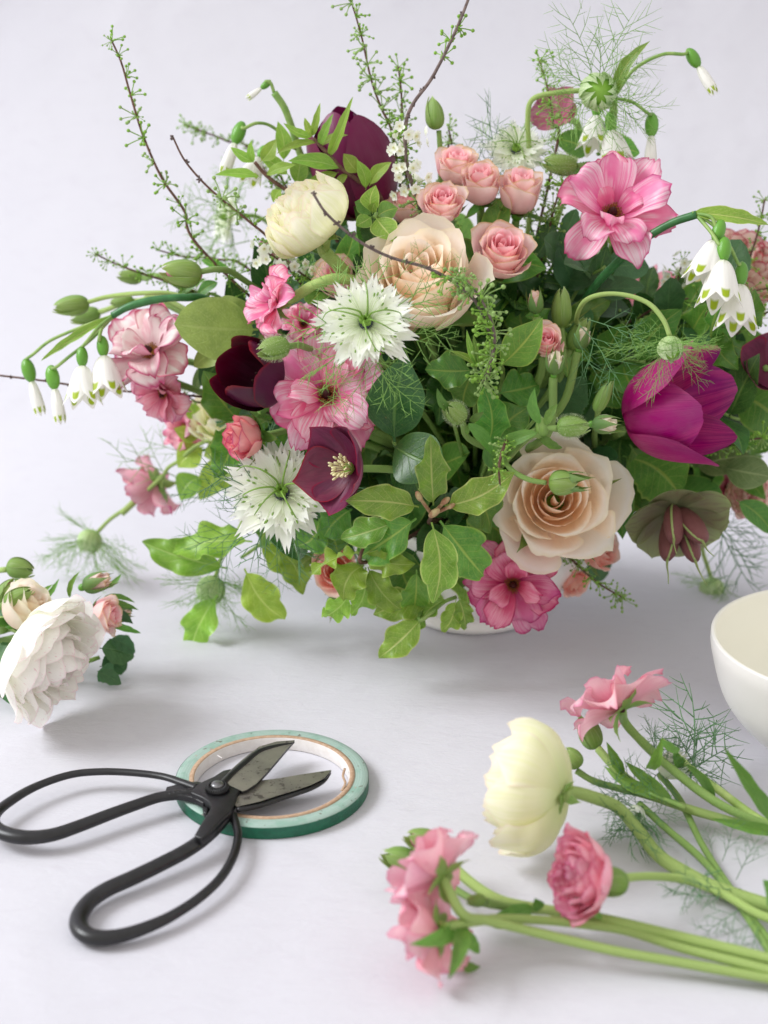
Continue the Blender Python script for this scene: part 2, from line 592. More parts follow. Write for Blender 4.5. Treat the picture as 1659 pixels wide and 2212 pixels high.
PETAL = G(
    peachin=petal_mat('inner_peach_petal', [(0, lin('FFDFBC')), (.45, lin('FFEAD2')), (.8, lin('FFF3E4')), (1, lin('FFF7EE'))], back=lin('FFE4C8'), back_f=.6, transl=.42, vary=.05, rough=.55, bump=.12),
    blushin=petal_mat('inner_blush_petal', [(0, lin('FFA4B8')), (.5, lin('FFBECB')), (.85, lin('FFD0D8')), (1, lin('FFDEE2'))], back=lin('FFC8CC'), back_f=.6, transl=.38, vary=.06, bump=.12),
    peach=petal_mat('peach_petal', [(0, lin('FFE8CE')), (.45, lin('FFF0DE')), (.8, lin('FFF7EC')), (1, lin('FFFAF4'))],
                    edge=lin('FAF2DC'), edge_w=.16, back=lin('FFF4E6'), back_f=.7, transl=.5, vary=.06, rough=.55, bump=.15),
    blush=petal_mat('blush_petal', [(0, lin('FFC6D0')), (.5, lin('FFD6DC')), (.85, lin('FFE6E4')), (1, lin('FCECE2'))],
                    edge=lin('E6C496'), edge_w=.09, back=lin('FFE6E0'), back_f=.6, transl=.4, vary=.08, bump=.12),
    salmon=petal_mat('salmon_petal', [(0, lin('FFB0A6')), (.5, lin('FFC4B8')), (.85, lin('FFD8CC')), (1, lin('FEE4DA'))],
                     edge=lin('F3D5C4'), edge_w=.12, back=lin('FED0C4'), back_f=.6, transl=.4, vary=.08, bump=.12),
    cream=petal_mat('cream_petal', [(0, lin('E8F0B0')), (.3, lin('FAF9D6')), (.8, lin('FEFCE8')), (1, lin('FFFCF0'))],
                    edge=lin('F8EBD8'), edge_w=.08, transl=.34, vary=.05, bump=.35, rough=.5, streak=lin('EEF2B8'), streak_amt=.45, streak_s=(18, 1.0), patch=.6),
    white=petal_mat('white_petal', [(0, lin('EAF6D0')), (.35, lin('FBFCF2')), (.8, lin('FEFDF8')), (1, lin('FEFAF6'))],
                    edge=lin('FBE8EC'), edge_w=.05, transl=.38, vary=.03, bump=.2, spot=lin('D84F86'), spot_amt=.35, streak_s=(14, 5)),
    nigella=petal_mat('nigella_petal', [(0, lin('EAF4CC')), (.3, lin('FAFDEE')), (1, lin('FEFEFA'))],
                      transl=.34, vary=.04, bump=.22, streak=lin('E6F0D6'), streak_amt=.3, streak_s=(9, 1.2)),
    pink=petal_mat('pink_petal', [(0, lin('C0306A')), (.2, lin('EA5E98')), (.55, lin('F47FAE')), (.85, lin('F592B8')), (1, lin('E070A0'))],
                   edge=lin('D0487F'), edge_w=.06, streak=lin('FDE8EE'), streak_amt=.85, streak_s=(26, 1.1), patch=1.5,
                   back=lin('F5BCCC'), back_f=.5, transl=.32, rough=.4, spec=.45, bump=.10),
    rosepink=petal_mat('rose_pink_petal', [(0, lin('C23A62')), (.3, lin('E27494')), (.7, lin('F0A0B4')), (1, lin('DE80A2'))],
                       edge=lin('C8507F'), edge_w=.09, streak=lin('F8DCE2'), streak_amt=.6, streak_s=(22, 1.1), patch=1.3,
                       back=lin('F3C2CC'), back_f=.5, transl=.32, rough=.45, bump=.3),
    magpink=petal_mat('veined_pink_petal', [(0, lin('B0245A')), (.3, lin('D64A80')), (.75, lin('E27CA2')), (1, lin('CE5486'))],
                      edge=lin('B8306A'), edge_w=.1, streak=lin('F0BCCC'), streak_amt=.6, streak_s=(28, 1.3), patch=1.1,
                      back=lin('E9A0B8'), back_f=.4, transl=.28, rough=.42, bump=.35),
    camellia=petal_mat('coral_pink_petal', [(0, lin('E4507C')), (.5, lin('F0869E')), (.85, lin('F6ACB2')), (1, lin('EE8CA4'))], edge=lin('D85C86'), edge_w=.08, back=lin('F4BCB0'), back_f=.65, transl=.28, rough=.45, bump=.1),
    pale=petal_mat('pale_pink_petal', [(0, lin('E58AA4')), (.4, lin('F3B4C4')), (.8, lin('F9D2D6')), (1, lin('F6C6D0'))],
                   edge=lin('E68CAC'), edge_w=.06, streak=lin('E58BAC'), streak_amt=.45, streak_s=(26, 1.2), patch=1.2,
                   back=lin('F5C0CC'), back_f=.4, transl=.32, rough=.4, bump=.25),
    picotee=petal_mat('picotee_petal', [(0, lin('D9A0AC')), (.4, lin('F6E3E2')), (.85, lin('FBEFEC')), (1, lin('E795AE'))],
                      edge=lin('C23E70'), edge_w=.12, streak=lin('D9628C'), streak_amt=.45, streak_s=(7, 1.4), patch=.8,
                      back=lin('D87A9A'), back_f=.6, transl=.28, bump=.3),
    frilled=petal_mat('red_edged_cream_petal', [(0, lin('E6E4B8')), (.6, lin('F3EBD2')), (1, lin('F0D8CC'))],
                      edge=lin('B82048'), edge_w=.10, streak=lin('C83A5C'), streak_amt=.35, streak_s=(16, 3), patch=1.0, transl=.3),
    magenta=petal_mat('magenta_petal', [(0, lin('7A1440')), (.3, lin('A81C68')), (.75, lin('98206F')), (1, lin('7C2468'))],
                      streak=lin('CE4684'), streak_amt=.7, streak_s=(40, .9), patch=.5, back=lin('A82068'), back_f=.5, transl=.24,
                      rough=.44, spec=.35, bump=.35),
    plum=petal_mat('plum_petal', [(0, lin('4A0A30')), (.5, lin('5E103E')), (1, lin('6E164A'))], streak=lin('7C2254'), streak_amt=.3,
                   transl=.12, rough=.35, bump=.2, back=lin('6E1448'), back_f=.6),
    wine=petal_mat('wine_petal', [(0, lin('2A0512')), (.5, lin('3E0A1E')), (1, lin('5A0E20'))], streak=lin('5C1A34'), streak_amt=.3,
                   transl=.12, rough=.36, bump=.25, back=lin('4A1A38'), back_f=.8, edge=lin('7A1424'), edge_w=.08),
    burgundy=petal_mat('burgundy_sepal', [(0, lin('6E1A3A')), (.5, lin('783450')), (1, lin('84405A'))], streak=lin('5A2C42'), streak_amt=.5,
                       streak_s=(16, 2.4), edge=lin('A01C3E'), edge_w=.09, transl=.25, rough=.42, bump=.5, back=lin('865068'), back_f=.8),
    dusty=petal_mat('dusty_pink_sepal', [(0, lin('A8506E')), (.6, lin('B87088')), (1, lin('A8627C'))], transl=.3, rough=.5,
                    streak=lin('C890A0'), streak_amt=.4, back=lin('B47890'), back_f=.6),
    greenish=petal_mat('green_sepal', [(0, lin('AEC56A')), (.5, lin('90A84C')), (.85, lin('9AAA5A')), (1, lin('8C7A50'))], transl=.32, rough=.4,
                       streak=lin('7C7A4C'), streak_amt=.45, streak_s=(10, 2), edge=lin('8E5A50'), edge_w=.05, back=lin('92A65C'), back_f=.5),
    olive=petal_mat('olive_sepal', [(0, lin('8A9068')), (.4, lin('8A8468')), (1, lin('A0AE78'))], transl=.25, rough=.42,
                    streak=lin('7A5A5C'), streak_amt=.5, streak_s=(12, 2), edge=lin('9AA86E'), edge_w=.05, back=lin('8A9A66'), back_f=.7),
    bell=bell_mat('bell_petal', [(0, lin('F6F6EC')), (.72, lin('FBFBF6')), (.80, lin('FBFBF6')), (.86, lin('A9BC22')), (.93, lin('B4C434')), (.97, lin('FAFAF2')), (1, lin('FAFAF2'))],
                   transl=.28, rough=.45, vary=.03, bump=.2, streak_s=(10, .6)),
    calyx=petal_mat('calyx_petal', [(0, lin('7FA548')), (.5, lin('86A84E')), (1, lin('94AE5C'))], transl=.28, rough=.5,
                    streak=lin('B4C886'), streak_amt=.45, streak_s=(12, 1.4), back=lin('8FB060'), back_f=.4, edge=lin('C2D39A'), edge_w=.06, bump=.4),
    rosecalyx=petal_mat('rose_sepal', [(0, lin('4F7A34')), (.6, lin('5A8838')), (1, lin('7A8A48'))], transl=.25, rough=.5,
                        back=lin('7FA060'), back_f=.6, bump=.3),
    podskin=petal_mat('pod_petal', [(0, lin('BCDC88')), (.5, lin('D2E8AC')), (1, lin('E2F0C8'))], transl=.3, rough=.5,
                      streak=lin('7FAA58'), streak_amt=.6, streak_s=(14, .8), bump=.4),
)
LEAF = G(
    cup=leaf_mat('rounded_green_sepal', lin('9AAE58'), lin('859A4C'), lin('B8C47C'), lin('A4B874'), veins=5, margin=.15, vamt=.25, transl=.36),
    lime=leaf_mat('lime_leaf', lin('88B444'), lin('74A23A'), lin('CCDA84'), lin('A2BC6C'), margin=.6, transl=.38, rough=.30, spec=.5),
    bright=leaf_mat('bright_leaf', lin('9CC04A'), lin('86B03C'), lin('C0D878'), lin('AECB74'), transl=.42, rough=.33, veins=7, spec=.5),
    mid=leaf_mat('mid_leaf', lin('68A040'), lin('548C36'), lin('A4BC58'), lin('8AA85E'), transl=.36, rough=.34),
    dark=leaf_mat('dark_leaf', lin('3C6A30'), lin('2E5828'), lin('749A4C'), lin('64885A'), transl=.2, rough=.27, veins=6, margin=.15, vamt=.6),
    rose=leaf_mat('rose_leaf', lin('467444'), lin('3A643A'), lin('668C56'), lin('7A9C70'), transl=.26, rough=.42, veins=8, margin=.2, vamt=.35),
    sage=leaf_mat('sage_leaf', lin('7A9058'), lin('66804A'), lin('A4B47C'), lin('90A474'), transl=.3, rough=.45, veins=6),
    blade=leaf_mat('blade_leaf', lin('6E9C40'), lin('5C8C36'), lin('8CB45C'), lin('86AC62'), transl=.3, rough=.4, veins=2, margin=.1, vamt=.3),
)
STEM = G(
    lime=plain_mat('lime_stem', lin('C6DA8C'), lin('9CC05C'), 110, .45, transl=.18, bump=.5, dist=.0008, stretch=(1, 1, 1)),
    green=plain_mat('green_stem', lin('A0BC6C'), lin('76A04C'), 110, .45, transl=.12, bump=.5, dist=.0008),
    dark=plain_mat('dark_green_stem', lin('3F7A42'), lin('35683A'), 160, .35, transl=.06),
    brown=plain_mat('brown_twig', lin('54382C'), lin('76584A'), 500, .7, bump=.7, dist=.0006),
    grey=plain_mat('grey_brown_twig', lin('584A48'), lin('7E6E68'), 500, .7, bump=.7, dist=.0006),
    thread=plain_mat('green_thread', lin('7EAE50'), lin('9AC46A'), 90, .5, transl=.15, bump=0),
    threadd=plain_mat('blue_green_thread', lin('5A8A58'), lin('709C6C'), 90, .5, transl=.1, bump=0),
)
M_BUD = plain_mat('green_bud_ball', lin('8DB25C'), lin('A6C47C'), 900, .5, transl=.15)
M_BUDY = plain_mat('yellow_green_bud_ball', lin('7FB03C'), lin('94C050'), 900, .5, transl=.15)
M_OVARY = plain_mat('green_ovary', lin('5E9A30'), lin('70AC3A'), 200, .28, spec=.55, transl=.1)
M_FUZZ = plain_mat('downy_bud', lin('86AC50'), lin('6E9A3E'), 260, .6, transl=.12, bump=.6, dist=.001, stretch=(1, 1, .3))
M_HAIR = plain_mat('pale_hair', lin('C8D8A8'), lin('D8E4BC'), 100, .6, bump=0)
M_ANTH = plain_mat('cream_anther', lin('E8E0A0'), lin('F2ECC4'), 900, .5, transl=.1)
M_DARK = plain_mat('dark_centre', lin('2A1210'), lin('4A2018'), 900, .5, bump=.6)
M_NAVY = plain_mat('navy_centre', lin('2A2A44'), lin('484A5C'), 900, .5)
M_CARP = plain_mat('green_carpel', lin('6E9A34'), lin('8CB24A'), 300, .4, transl=.12)
M_GOLD = plain_mat('golden_stamen', lin('7A4A20'), lin('C08A3A'), 700, .6)
M_POD = plain_mat('purple_brown_pod', lin('6A3A42'), lin('8E5A54'), 260, .5, bump=.6, dist=.0008, stretch=(1, 1, .3))
M_PODG = plain_mat('pod_seam', lin('8EA060'), lin('A0B070'), 300, .5)


# ------------------------------------------------------------------ kinds of flower: their shared petal meshes, of radius about 1
def rose_layers(tag, mat, n=32, seed=1, open_=1.0, ruf=.03, hgt=1.0, lip=.16, drop=.42, goblet=0.0):
    L = []
    for i in range(n):
        f = i / (n - 1)
        rt = (.05 + .86 * f ** .85) * (.45 + .55 * open_) + (.1 * f ** 3 * open_)
        h = hgt * (.88 + .12 * math.sin(math.pi * min(f * 1.25, 1)) - drop * f ** 2.6 * open_)
        rb = rt * (1.03 + .10 * (1 - open_)) + .03
        W = min(.74 + .16 * goblet, rt * 1.75 + .05)
        lp = lip * f ** 1.6 * open_
        P = [(.03 + .08 * f, 0), (rb * (1.12 - .12 * goblet), .02), (rb * (1.0 - .04 * goblet), h * .72), (rt + lp, h)]
        me = petal_mesh('petal', mat if not isinstance(mat, tuple) else mat[0 if f < .5 else 1], P=P, W=W, bw=.35, pk=.62, tw=.72, rd=.30 + .1 * (1 - f), rp=2.6, Rc=max(rb * .96, .07),
                        ov=.10 * rt + .02, ruf=ruf * (.3 + f), rf=1.4, curl=.10 * f * open_, tipcurl=.20 * f * f * open_, jag=.012 + .012 * f,
                        nu=10, nv=10, seed=seed * 100 + i)
        L.append((me, i * 2.39996 + (0.25 if i % 3 == 0 else 0)))
    return L


ROSE = {}


def rose_kind(k):
    if k in ROSE:
        return ROSE[k]
    col, seed = k.split('_')
    seed = int(seed)
    if col == 'peach':
        L = rose_layers(k, (PETAL['peachin'], PETAL['peach']), 23, seed, 1.0, .05, 1.0, .26)
    elif col == 'peachcup':
        L = rose_layers(k, (PETAL['peachin'], PETAL['peach']), 21, seed, .84, .05, 1.6, .2, .16, 1.0)
    elif col == 'blush':
        L = rose_layers(k, (PETAL['blushin'], PETAL['blush']), 19, seed, .80, .035, 1.5, .22, .14, 1.0)
    elif col == 'blusht':
        L = rose_layers(k, (PETAL['blushin'], PETAL['blush']), 16, seed, .58, .035, 1.75, .2, .10, 1.0)
    elif col == 'salmon':
        L = rose_layers(k, PETAL['salmon'], 19, seed, .85, .035, 1.25, .2, .2, .7)
    elif col == 'bud':
        L = rose_layers(k, PETAL['blush'], 9, seed, .2, .03, 1.9, .05)
    elif col == 'peachbud':
        L = rose_layers(k, PETAL['peach'], 11, seed, .3, .03, 1.7, .08)
    elif col == 'camellia':
        L = rose_layers(k, PETAL['camellia'], 20, seed, .6, .03, 1.35, .1)
    elif col == 'darkbud':
        L = rose_layers(k, PETAL['wine'], 7, seed, .3, .04, .9, .05)
    ROSE[k] = L
    return L


def sepal_mesh(mat, P, W, seed, name='sepal', **kw):
    d = dict(bw=.6, pk=.3, tw=.12, rd=.5, rp=1.2, Rc=.5, ruf=.04, nu=6, nv=10)
    d.update(kw)
    return petal_mesh(name, mat, P=P, W=W, seed=seed, **d)


SEP_ROSE = [sepal_mesh(PETAL['rosecalyx'], [(.08, -.02), (.55, -.05), (.85, .15), (1.15, .75)], .2, 3),
            sepal_mesh(PETAL['rosecalyx'], [(.08, -.02), (.5, -.2), (.9, -.25), (1.25, -.05)], .2, 4)]
SEP_BUD = [sepal_mesh(PETAL['rosecalyx'], [(.1, -.05), (.85, .1), (.75, 1.1), (.4 + .25 * j, 2.1 + .2 * j)], .42, 5 + j, Rc=.5, tw=.06, rd=.4) for j in range(2)]


def hip(mat=None):
    return mk('calyx_cup', *ball(.26, .26, .3, 10, 6, (0, 0, -.12)), M_OVARY)


M_HIPMESH = None


def make_stem(t, pts, r0, r1=None, mat='green', sides=7, name='stem', n=6):
    path = smooth_path(pts, n)
    rr = random.Random(len(bpy.data.objects))
    k = 14
    prof = [(i / k, (r0 + ((r1 or r0) - r0) * i / k) * rr.uniform(.93, 1.07)) for i in range(k + 1)]
    wpart(name, tube_geo(path, prof, sides), t, STEM[mat])


def rose(name, label, pos, f, R, kind='blush_1', roll=0., stem=None, zc=.55, group=None, sepals='open', cat='rose', stemr=.0022, mat='green', petals=None):
    f = Vector(f).normalized()
    base = Vector(pos) - f * zc * R
    t = thing(name, label, cat, M=frame(base, f, roll, R), group=group)
    L = rose_kind(kind)
    for me, a in L[:petals]:
        part('petal', me, t, Rz(a))
    global M_HIPMESH
    if M_HIPMESH is None:
        M_HIPMESH = hip()
    part('calyx_cup', M_HIPMESH, t)
    for j in range(5):
        me = (SEP_ROSE[j % 2] if sepals == 'open' else SEP_BUD[j % 2])
        part('sepal', me, t, Rz(j * 1.2566 + .3))
    if stem is None:
        stem = stem_to_vase(base - f * R * .3, f)
    if stem:
        make_stem(t, stem, stemr, None, mat)
    return t


# butterfly ranunculus, open towards the viewer
BUTTER = {}


def butter_kind(col, seed):
    k = (col, seed)
    if k in BUTTER:
        return BUTTER[k]
    rng = random.Random(seed)
    L = []
    a0 = 0
    for ring, (n, ln, up, W) in enumerate(((6, 1.12, .10, .35), (5, .90, .36, .33), (3, .55, .5, .2)) if seed == 1 else ((7, 1.08, .08, .42), (6, .92, .34, .36), (3, .60, .50, .24))):
        for i in range(n):
            l = ln * rng.uniform(.88, 1.1)
            u = up + rng.uniform(-.22, .24)
            P = [(.06, 0), (l * .42, .02 + u * .35), (l * .72, u * 1.2 + .08), (l, u + rng.uniform(-.28, .20))]
            me = petal_mesh('petal', PETAL[col], P=P, W=W * rng.uniform(.9, 1.15), bw=.22, pk=.68, tw=.55, rd=.30, rp=2.1, Rc=rng.uniform(.36, .8),
                            ruf=.14, rf=1.25, curl=rng.uniform(-.1, .14), tipcurl=rng.uniform(-.05, .16), jag=.032, notch=rng.choice((0, .04, .08)), nu=12, nv=12, seed=seed * 50 + ring * 10 + i)
            L.append((me, (i + .5 * ring + rng.uniform(-.16, .16)) * 6.2832 / n + ring * .3))
    g = Geo()
    for i in range(64):
        a = i * 2.4
        r = .07 + .09 * (i / 64)
        h = .10 + rng.uniform(-.01, .03)
        p0 = Vector((r * .8 * math.cos(a), r * .8 * math.sin(a), .02))
        p1 = Vector((r * 1.25 * math.cos(a), r * 1.25 * math.sin(a), h))
        g.tube([p0, p1], .006, 4, 2)
        g.add(ball(.014, .014, .02, 5, 4, p1))
    st = g.mesh('stamens', M_GOLD)
    co = mk('centre_cone', *ball(.085, .085, .17, 10, 7, (0, 0, .10), 1.0, .4), M_DARK)
    BUTTER[k] = (L, st, co)
    return BUTTER[k]


def butterfly(label, pos, f, R, col='pink', seed=1, roll=0., stem=None, group='pink butterfly ranunculus flowers', calyx=True, skip=(), stemr=.002, smat='green', centre=True):
    f = Vector(f).normalized()
    base = Vector(pos) - f * .05 * R
    t = thing('butterfly_ranunculus', label, 'flower', M=frame(base, f, roll, R), group=group)
    L, st, co = butter_kind(col, seed)
    for i, (me, a) in enumerate(L):
        if i not in skip:
            part('petal', me, t, Rz(a))
    if centre:
        o = part('stamens', st, t)
        o['kind'] = 'stuff'
        part('centre_cone', co, t)
    if calyx:
        for j in range(5):
            part('sepal', CALYX[j % 3], t, Rz(j * 1.2566 + .5))
    if stem is None:
        stem = stem_to_vase(base, f)
    else:
        stem = [base] + list(stem)
    make_stem(t, stem, stemr, None, smat)
    return t


CALYX = [sepal_mesh(PETAL['calyx'], [(.04, -.02), (.22, -.05), (.42, -.06), (.62, -.18)], .15, 11, bw=.5, pk=.5, tw=.2, Rc=.3),
         sepal_mesh(PETAL['calyx'], [(.04, -.02), (.22, -.04), (.42, .02), (.62, .08)], .16, 12, bw=.5, pk=.5, tw=.2, Rc=.3),
         sepal_mesh(PETAL['calyx'], [(.04, -.02), (.2, -.1), (.3, -.25), (.38, -.45)], .14, 13, bw=.5, pk=.5, tw=.2, Rc=.3)]

# globe ranunculus, seen from the side or behind
GLOBE = {}


def globe_kind(col, seed, loose=0.0):
    k = (col, seed, loose)
    if k in GLOBE:
        return GLOBE[k]
    rng = random.Random(seed)
    L = []
    for ring in range(8):
        f = ring / 7
        n = 6 if ring < 5 else 8
        R = (.28 + .72 * f)
        H = 1.30 - .32 * f - loose * .35 * f
        R0 = R
        for i in range(n):
            R = R0 * rng.uniform(.90, 1.09)
            h = H * rng.uniform(.86, 1.08)
            rt = R * (.62 + .35 * f * loose * 2 + .20 * f) * rng.uniform(.92, 1.08)
            P = [(.05 + .05 * f, .02 - .02 * f), (R * 1.22, -.04), (R * 1.12, h * .78), (rt + loose * .45 * f, h)]
            me = petal_mesh('petal', PETAL[col], P=P, W=(.31 + .24 * f) * rng.uniform(.92, 1.1), bw=.2, pk=.64, tw=.50, rd=.30, rp=2.2, Rc=R * 1.02 + .05,
                            ruf=.048 + .05 * loose, rf=1.5, jag=(.006 if col == 'white' else .012) + .012 * loose, ov=.07, curl=-.05 + .08 * loose, tipcurl=.13 * f, notch=0 if col == 'white' else rng.choice((0, .03, .05)), nu=12, nv=12,
                            seed=seed * 90 + ring * 9 + i)
            L.append((me, (i + ring * .5 + rng.uniform(-.1, .1)) * 6.2832 / n))
    GLOBE[k] = L
    return L


def globe(label, pos, f, R, col='cream', seed=1, loose=0., roll=0., stem=None, group=None, cal=.75, stemr=.0035, smat='lime', zc=.5):
    f = Vector(f).normalized()
    base = Vector(pos) - f * zc * R
    t = thing('ranunculus', label, 'flower', M=frame(base, f, roll, R), group=group)
    for me, a in globe_kind(col, seed, loose):
        part('petal', me, t, Rz(a))
    for j in range(5):
        part('sepal', CALYX[(j * 2) % 3], t, Matrix.Translation((0, 0, -.02)) @ Rz(j * 1.2566 + .5) @ Matrix.Scale(cal, 4))
    if stem is None:
        stem = stem_to_vase(base, f)
    else:
        stem = [base] + list(stem)
    make_stem(t, stem, stemr, None, smat, 9)
    return t


# nigella
def nig_petals(seed):
    rng = random.Random(seed)
    L = []
    for ring, (n, ln, up) in enumerate(((14, 1.0, .04), (13, .90, .15), (12, .76, .27))):
        for i in range(n):
            l = ln * rng.uniform(.82, 1.10)
            u = up + rng.uniform(-.09, .11)
            te = 3
            P = [(.08, 0), (l * .4, u * .35), (l * .75, u * .8), (l, u + rng.uniform(-.08, .1))]
            me = petal_mesh('petal', PETAL['nigella'], P=P, W=.175 * rng.uniform(.85, 1.2), bw=.55, pk=.55, tw=.20, rd=.30, rp=1.2, Rc=.32,
                            teeth=te, tooth=.26, ruf=.02, fold=.03, nu=te * 4, nv=9, seed=seed * 60 + ring * 20 + i)
            L.append((me, (i + .5 * ring + rng.uniform(-.2, .2)) * 6.2832 / n))
    g = Geo()
    for i in range(30):
        a = i * 2.4 + rng.uniform(-.2, .2)
        r = rng.uniform(.36, .62)
        h = rng.uniform(.2, .34)
        d = Vector((math.cos(a), math.sin(a), 0))
        g.tube([d * .1 + Vector((0, 0, .05)), d * r * .6 + Vector((0, 0, h)), d * r + Vector((0, 0, h * .95))], .005, 4, 3, mi=1)
        g.add(ball(.018, .018, .04, 5, 4), frame(d * r + Vector((0, 0, h * .95)), d + Vector((0, 0, .3))))
    st = g.mesh('stamens', [M_CARP, M_HAIR])
    sty = []
    for i in range(6):
        a = i * 1.047 + rng.uniform(-.2, .2)
        d = Vector((math.cos(a), math.sin(a), 0))
        e = Vector((-d.y, d.x, 0)) * rng.uniform(-.3, .3)
        g = Geo()
        g.add(ball(.055, .055, .12, 7, 5), Matrix.Translation(d * .06 + Vector((0, 0, .16))))
        g.tube([d * .06 + Vector((0, 0, .22)), d * .12 + Vector((0, 0, .42)), d * .34 + e * .4 + Vector((0, 0, .52)), d * .55 + e + Vector((0, 0, .42)),
                d * .58 + e * 1.5 + Vector((0, 0, .33))], [(0, .018), (.7, .011), (1, .006)], 6, 5)
        sty.append(g.mesh('style', M_CARP))
    dk = mk('dark_ring', *ball(.13, .13, .07, 12, 5, (0, 0, .04)), M_NAVY)
    return L, st, sty, dk


NIG = {}


def bract_lines(rng, length, fork=8, spread=.55, lift=.25):
    """one finely forked thread-leaf: polylines starting along +y"""
    out = []
    bendx = rng.uniform(-.25, .25)
    bendz = lift

    def P(s):
        return Vector((bendx * s * s, s, bendz * s * (1 - .6 * s))) * length
    out.append(([P(i / 6) for i in range(7)], 1.0))
    side = 1
    for k in range(fork):
        s = .22 + .66 * k / fork + rng.uniform(-.03, .03)
        side = -side
        L = length * (.52 - .28 * s) * rng.uniform(.7, 1.2)
        a = spread * rng.uniform(.7, 1.5) * side
        z = rng.uniform(-.5, .7)
        d = Vector((math.sin(a), math.cos(a), z * .6)).normalized()
        b = P(s)
        c = Vector((rng.uniform(-.2, .2), rng.uniform(0, .2), rng.uniform(-.1, .3))) * L
        out.append(([b, b + d * L * .5 + c * .3, b + d * L + c], .75))
        for m in (0.38, .65):
            a2 = a + rng.choice((-1, 1)) * rng.uniform(.5, 1.0)
            d2 = Vector((math.sin(a2), math.cos(a2), z + rng.uniform(-.8, .8))).normalized()
            bb = b + d * L * m + c * .3 * m
            L2 = L * (.75 - .4 * m) * rng.uniform(.7, 1.2)
            out.append(([bb, bb + d2 * L2 * .5, bb + d2 * L2 + Vector((0, 0, L2 * .1))], .6))
    return out


BRACT = {}


def bract_mesh(seed, mat='thread', fork=8, lift=.25, thick=.011, spread=.55):
    k = (seed, mat, fork, lift, thick, spread)
    if k not in BRACT:
        rng = random.Random(seed)
        g = Geo()
        for pts, r in bract_lines(rng, 1.0, fork, spread, lift):
            g.tube(pts, [(0, thick * r), (.6, thick * .75 * r), (1, thick * .3 * r)], 3, 2)
        BRACT[k] = g.mesh('bract', STEM[mat])
    return BRACT[k]


def nigella(label, pos, f, R, seed=1, roll=0., stem=None, bracts=6, bl=1.5, mat='thread'):
    f = Vector(f).normalized()
    R *= 1.24
    base = Vector(pos) - f * .1 * R
    t = thing('nigella', label, 'flower', M=frame(base, f, roll, R), group='white nigella flowers')
    if seed not in NIG:
        NIG[seed] = nig_petals(seed)
    L, st, sty, dk = NIG[seed]
    for me, a in L:
        part('petal', me, t, Rz(a))
    o = part('stamens', st, t)
    o['kind'] = 'stuff'
    for s in sty:
        part('style', s, t)
    part('dark_ring', dk, t)
    for j in range(bracts):
        part('bract', bract_mesh(j % 5, mat), t, Matrix.Translation((0, 0, -.05)) @ Rz(j * 6.2832 / bracts + .4) @ Matrix.Rotation(random.Random(j + seed).uniform(-.5, .12), 4, 'X') @ Matrix.Scale(bl, 4))
    if stem is None:
        stem = stem_to_vase(base, f)
    if stem:
        make_stem(t, stem, .0014, None, 'green')
    return t


PODM = {}


def nigella_pod(label, pos, f, R, TR, seed=1, stem=None, bracts=6, mat='thread', n2=3, stemr=.0013, smat='lime', fork=9, group='nigella pods wrapped in green threads'):
    """R: pod radius, TR: reach of the threads; f points out of the pod's tip"""
    f = Vector(f).normalized()
    t = thing('nigella_pod', label, 'seed pod', M=frame(Vector(pos), f, 0, R), group=group)
    if 'p' not in PODM:
        PODM['core'] = mk('pod', *ball(.82, .82, .9, 14, 9), M_BUDY)
        PODM['p'] = [petal_mesh('pod_petal', PETAL['podskin'], P=[(.1, -.98), (1.3, -.75), (1.25, .55), (.25 + .1 * j, 1.0 + .08 * j)], W=.52, bw=.3, pk=.5, tw=.2, rd=.3, rp=1.5, Rc=.95, ov=.14, ruf=.02,
                                nu=8, nv=10, seed=j) for j in range(3)]
    part('pod', PODM['core'], t)
    for j in range(9):
        part('pod_petal', PODM['p'][j % 3], t, Rz(j * .698) @ Matrix.Rotation(.1, 4, 'Y'))
    rng = random.Random(seed)
    for j in range(bracts * n2):
        sc = TR / R * rng.uniform(.85, 1.4)
        o = part('bract', bract_mesh(rng.randrange(6), mat, fork, .35, .006, .6), t, Matrix.Translation((0, 0, -.85)) @ Rz(j * 6.2832 / bracts + rng.uniform(-.3, .3)) @ Matrix.Rotation(rng.uniform(-.3, .95), 4, 'X') @ Matrix.Scale(sc, 4))
    if stem:
        make_stem(t, stem, stemr, None, smat)
    return t


# tulip
TUL = {}


def tulip(label, pos, f, R, col, seed=1, roll=0., op=.75, length=1.5, stem=None, zc=.7):
    f = Vector(f).normalized()
    base = Vector(pos) - f * zc * R
    t = thing('tulip', label, 'tulip', M=frame(base, f, roll, R))
    rng = random.Random(seed)
    for j in range(6):
        outer = j % 2 == 0
        o_ = op + (rng.uniform(.0, .22) if outer else rng.uniform(-.15, .05))
        l = length * rng.uniform(.94, 1.05)
        P = [(.05, 0), (.95 + (.06 if outer else -.06), -.05), (1.0 + (.05 if outer else -.04), l * .6), (o_, l)]
        me = petal_mesh('petal', PETAL[col], P=P, W=.78, bw=.3, pk=.56, tw=.58, rd=.22, rp=2.6, Rc=.95, ov=.05, ruf=.035, rf=.9, curl=.08, tipcurl=-.03 if not outer else .05, nu=14, nv=16,
                        seed=seed * 7 + j, jag=.004, fold=.0)
        part('petal', me, t, Rz(j * 1.0472 + rng.uniform(-.08, .08)))
    g = Geo()
    for j in range(6):
        a = j * 1.047
        d = Vector((math.cos(a), math.sin(a), 0))
        g.tube([d * .08, d * .2 + Vector((0, 0, .5))], .03, 5, 2)
        g.add(ball(.05, .05, .16, 6, 5), Matrix.Translation(d * .22 + Vector((0, 0, .6))))
    g.add(ball(.11, .11, .36, 8, 6), Matrix.Translation((0, 0, .35)))
    part('stamens', g.mesh('stamens', M_DARK), t)
    if stem is None:
        stem = stem_to_vase(base, f)
    if stem:
        make_stem(t, stem, .0035, None, 'green', 9)
    return t


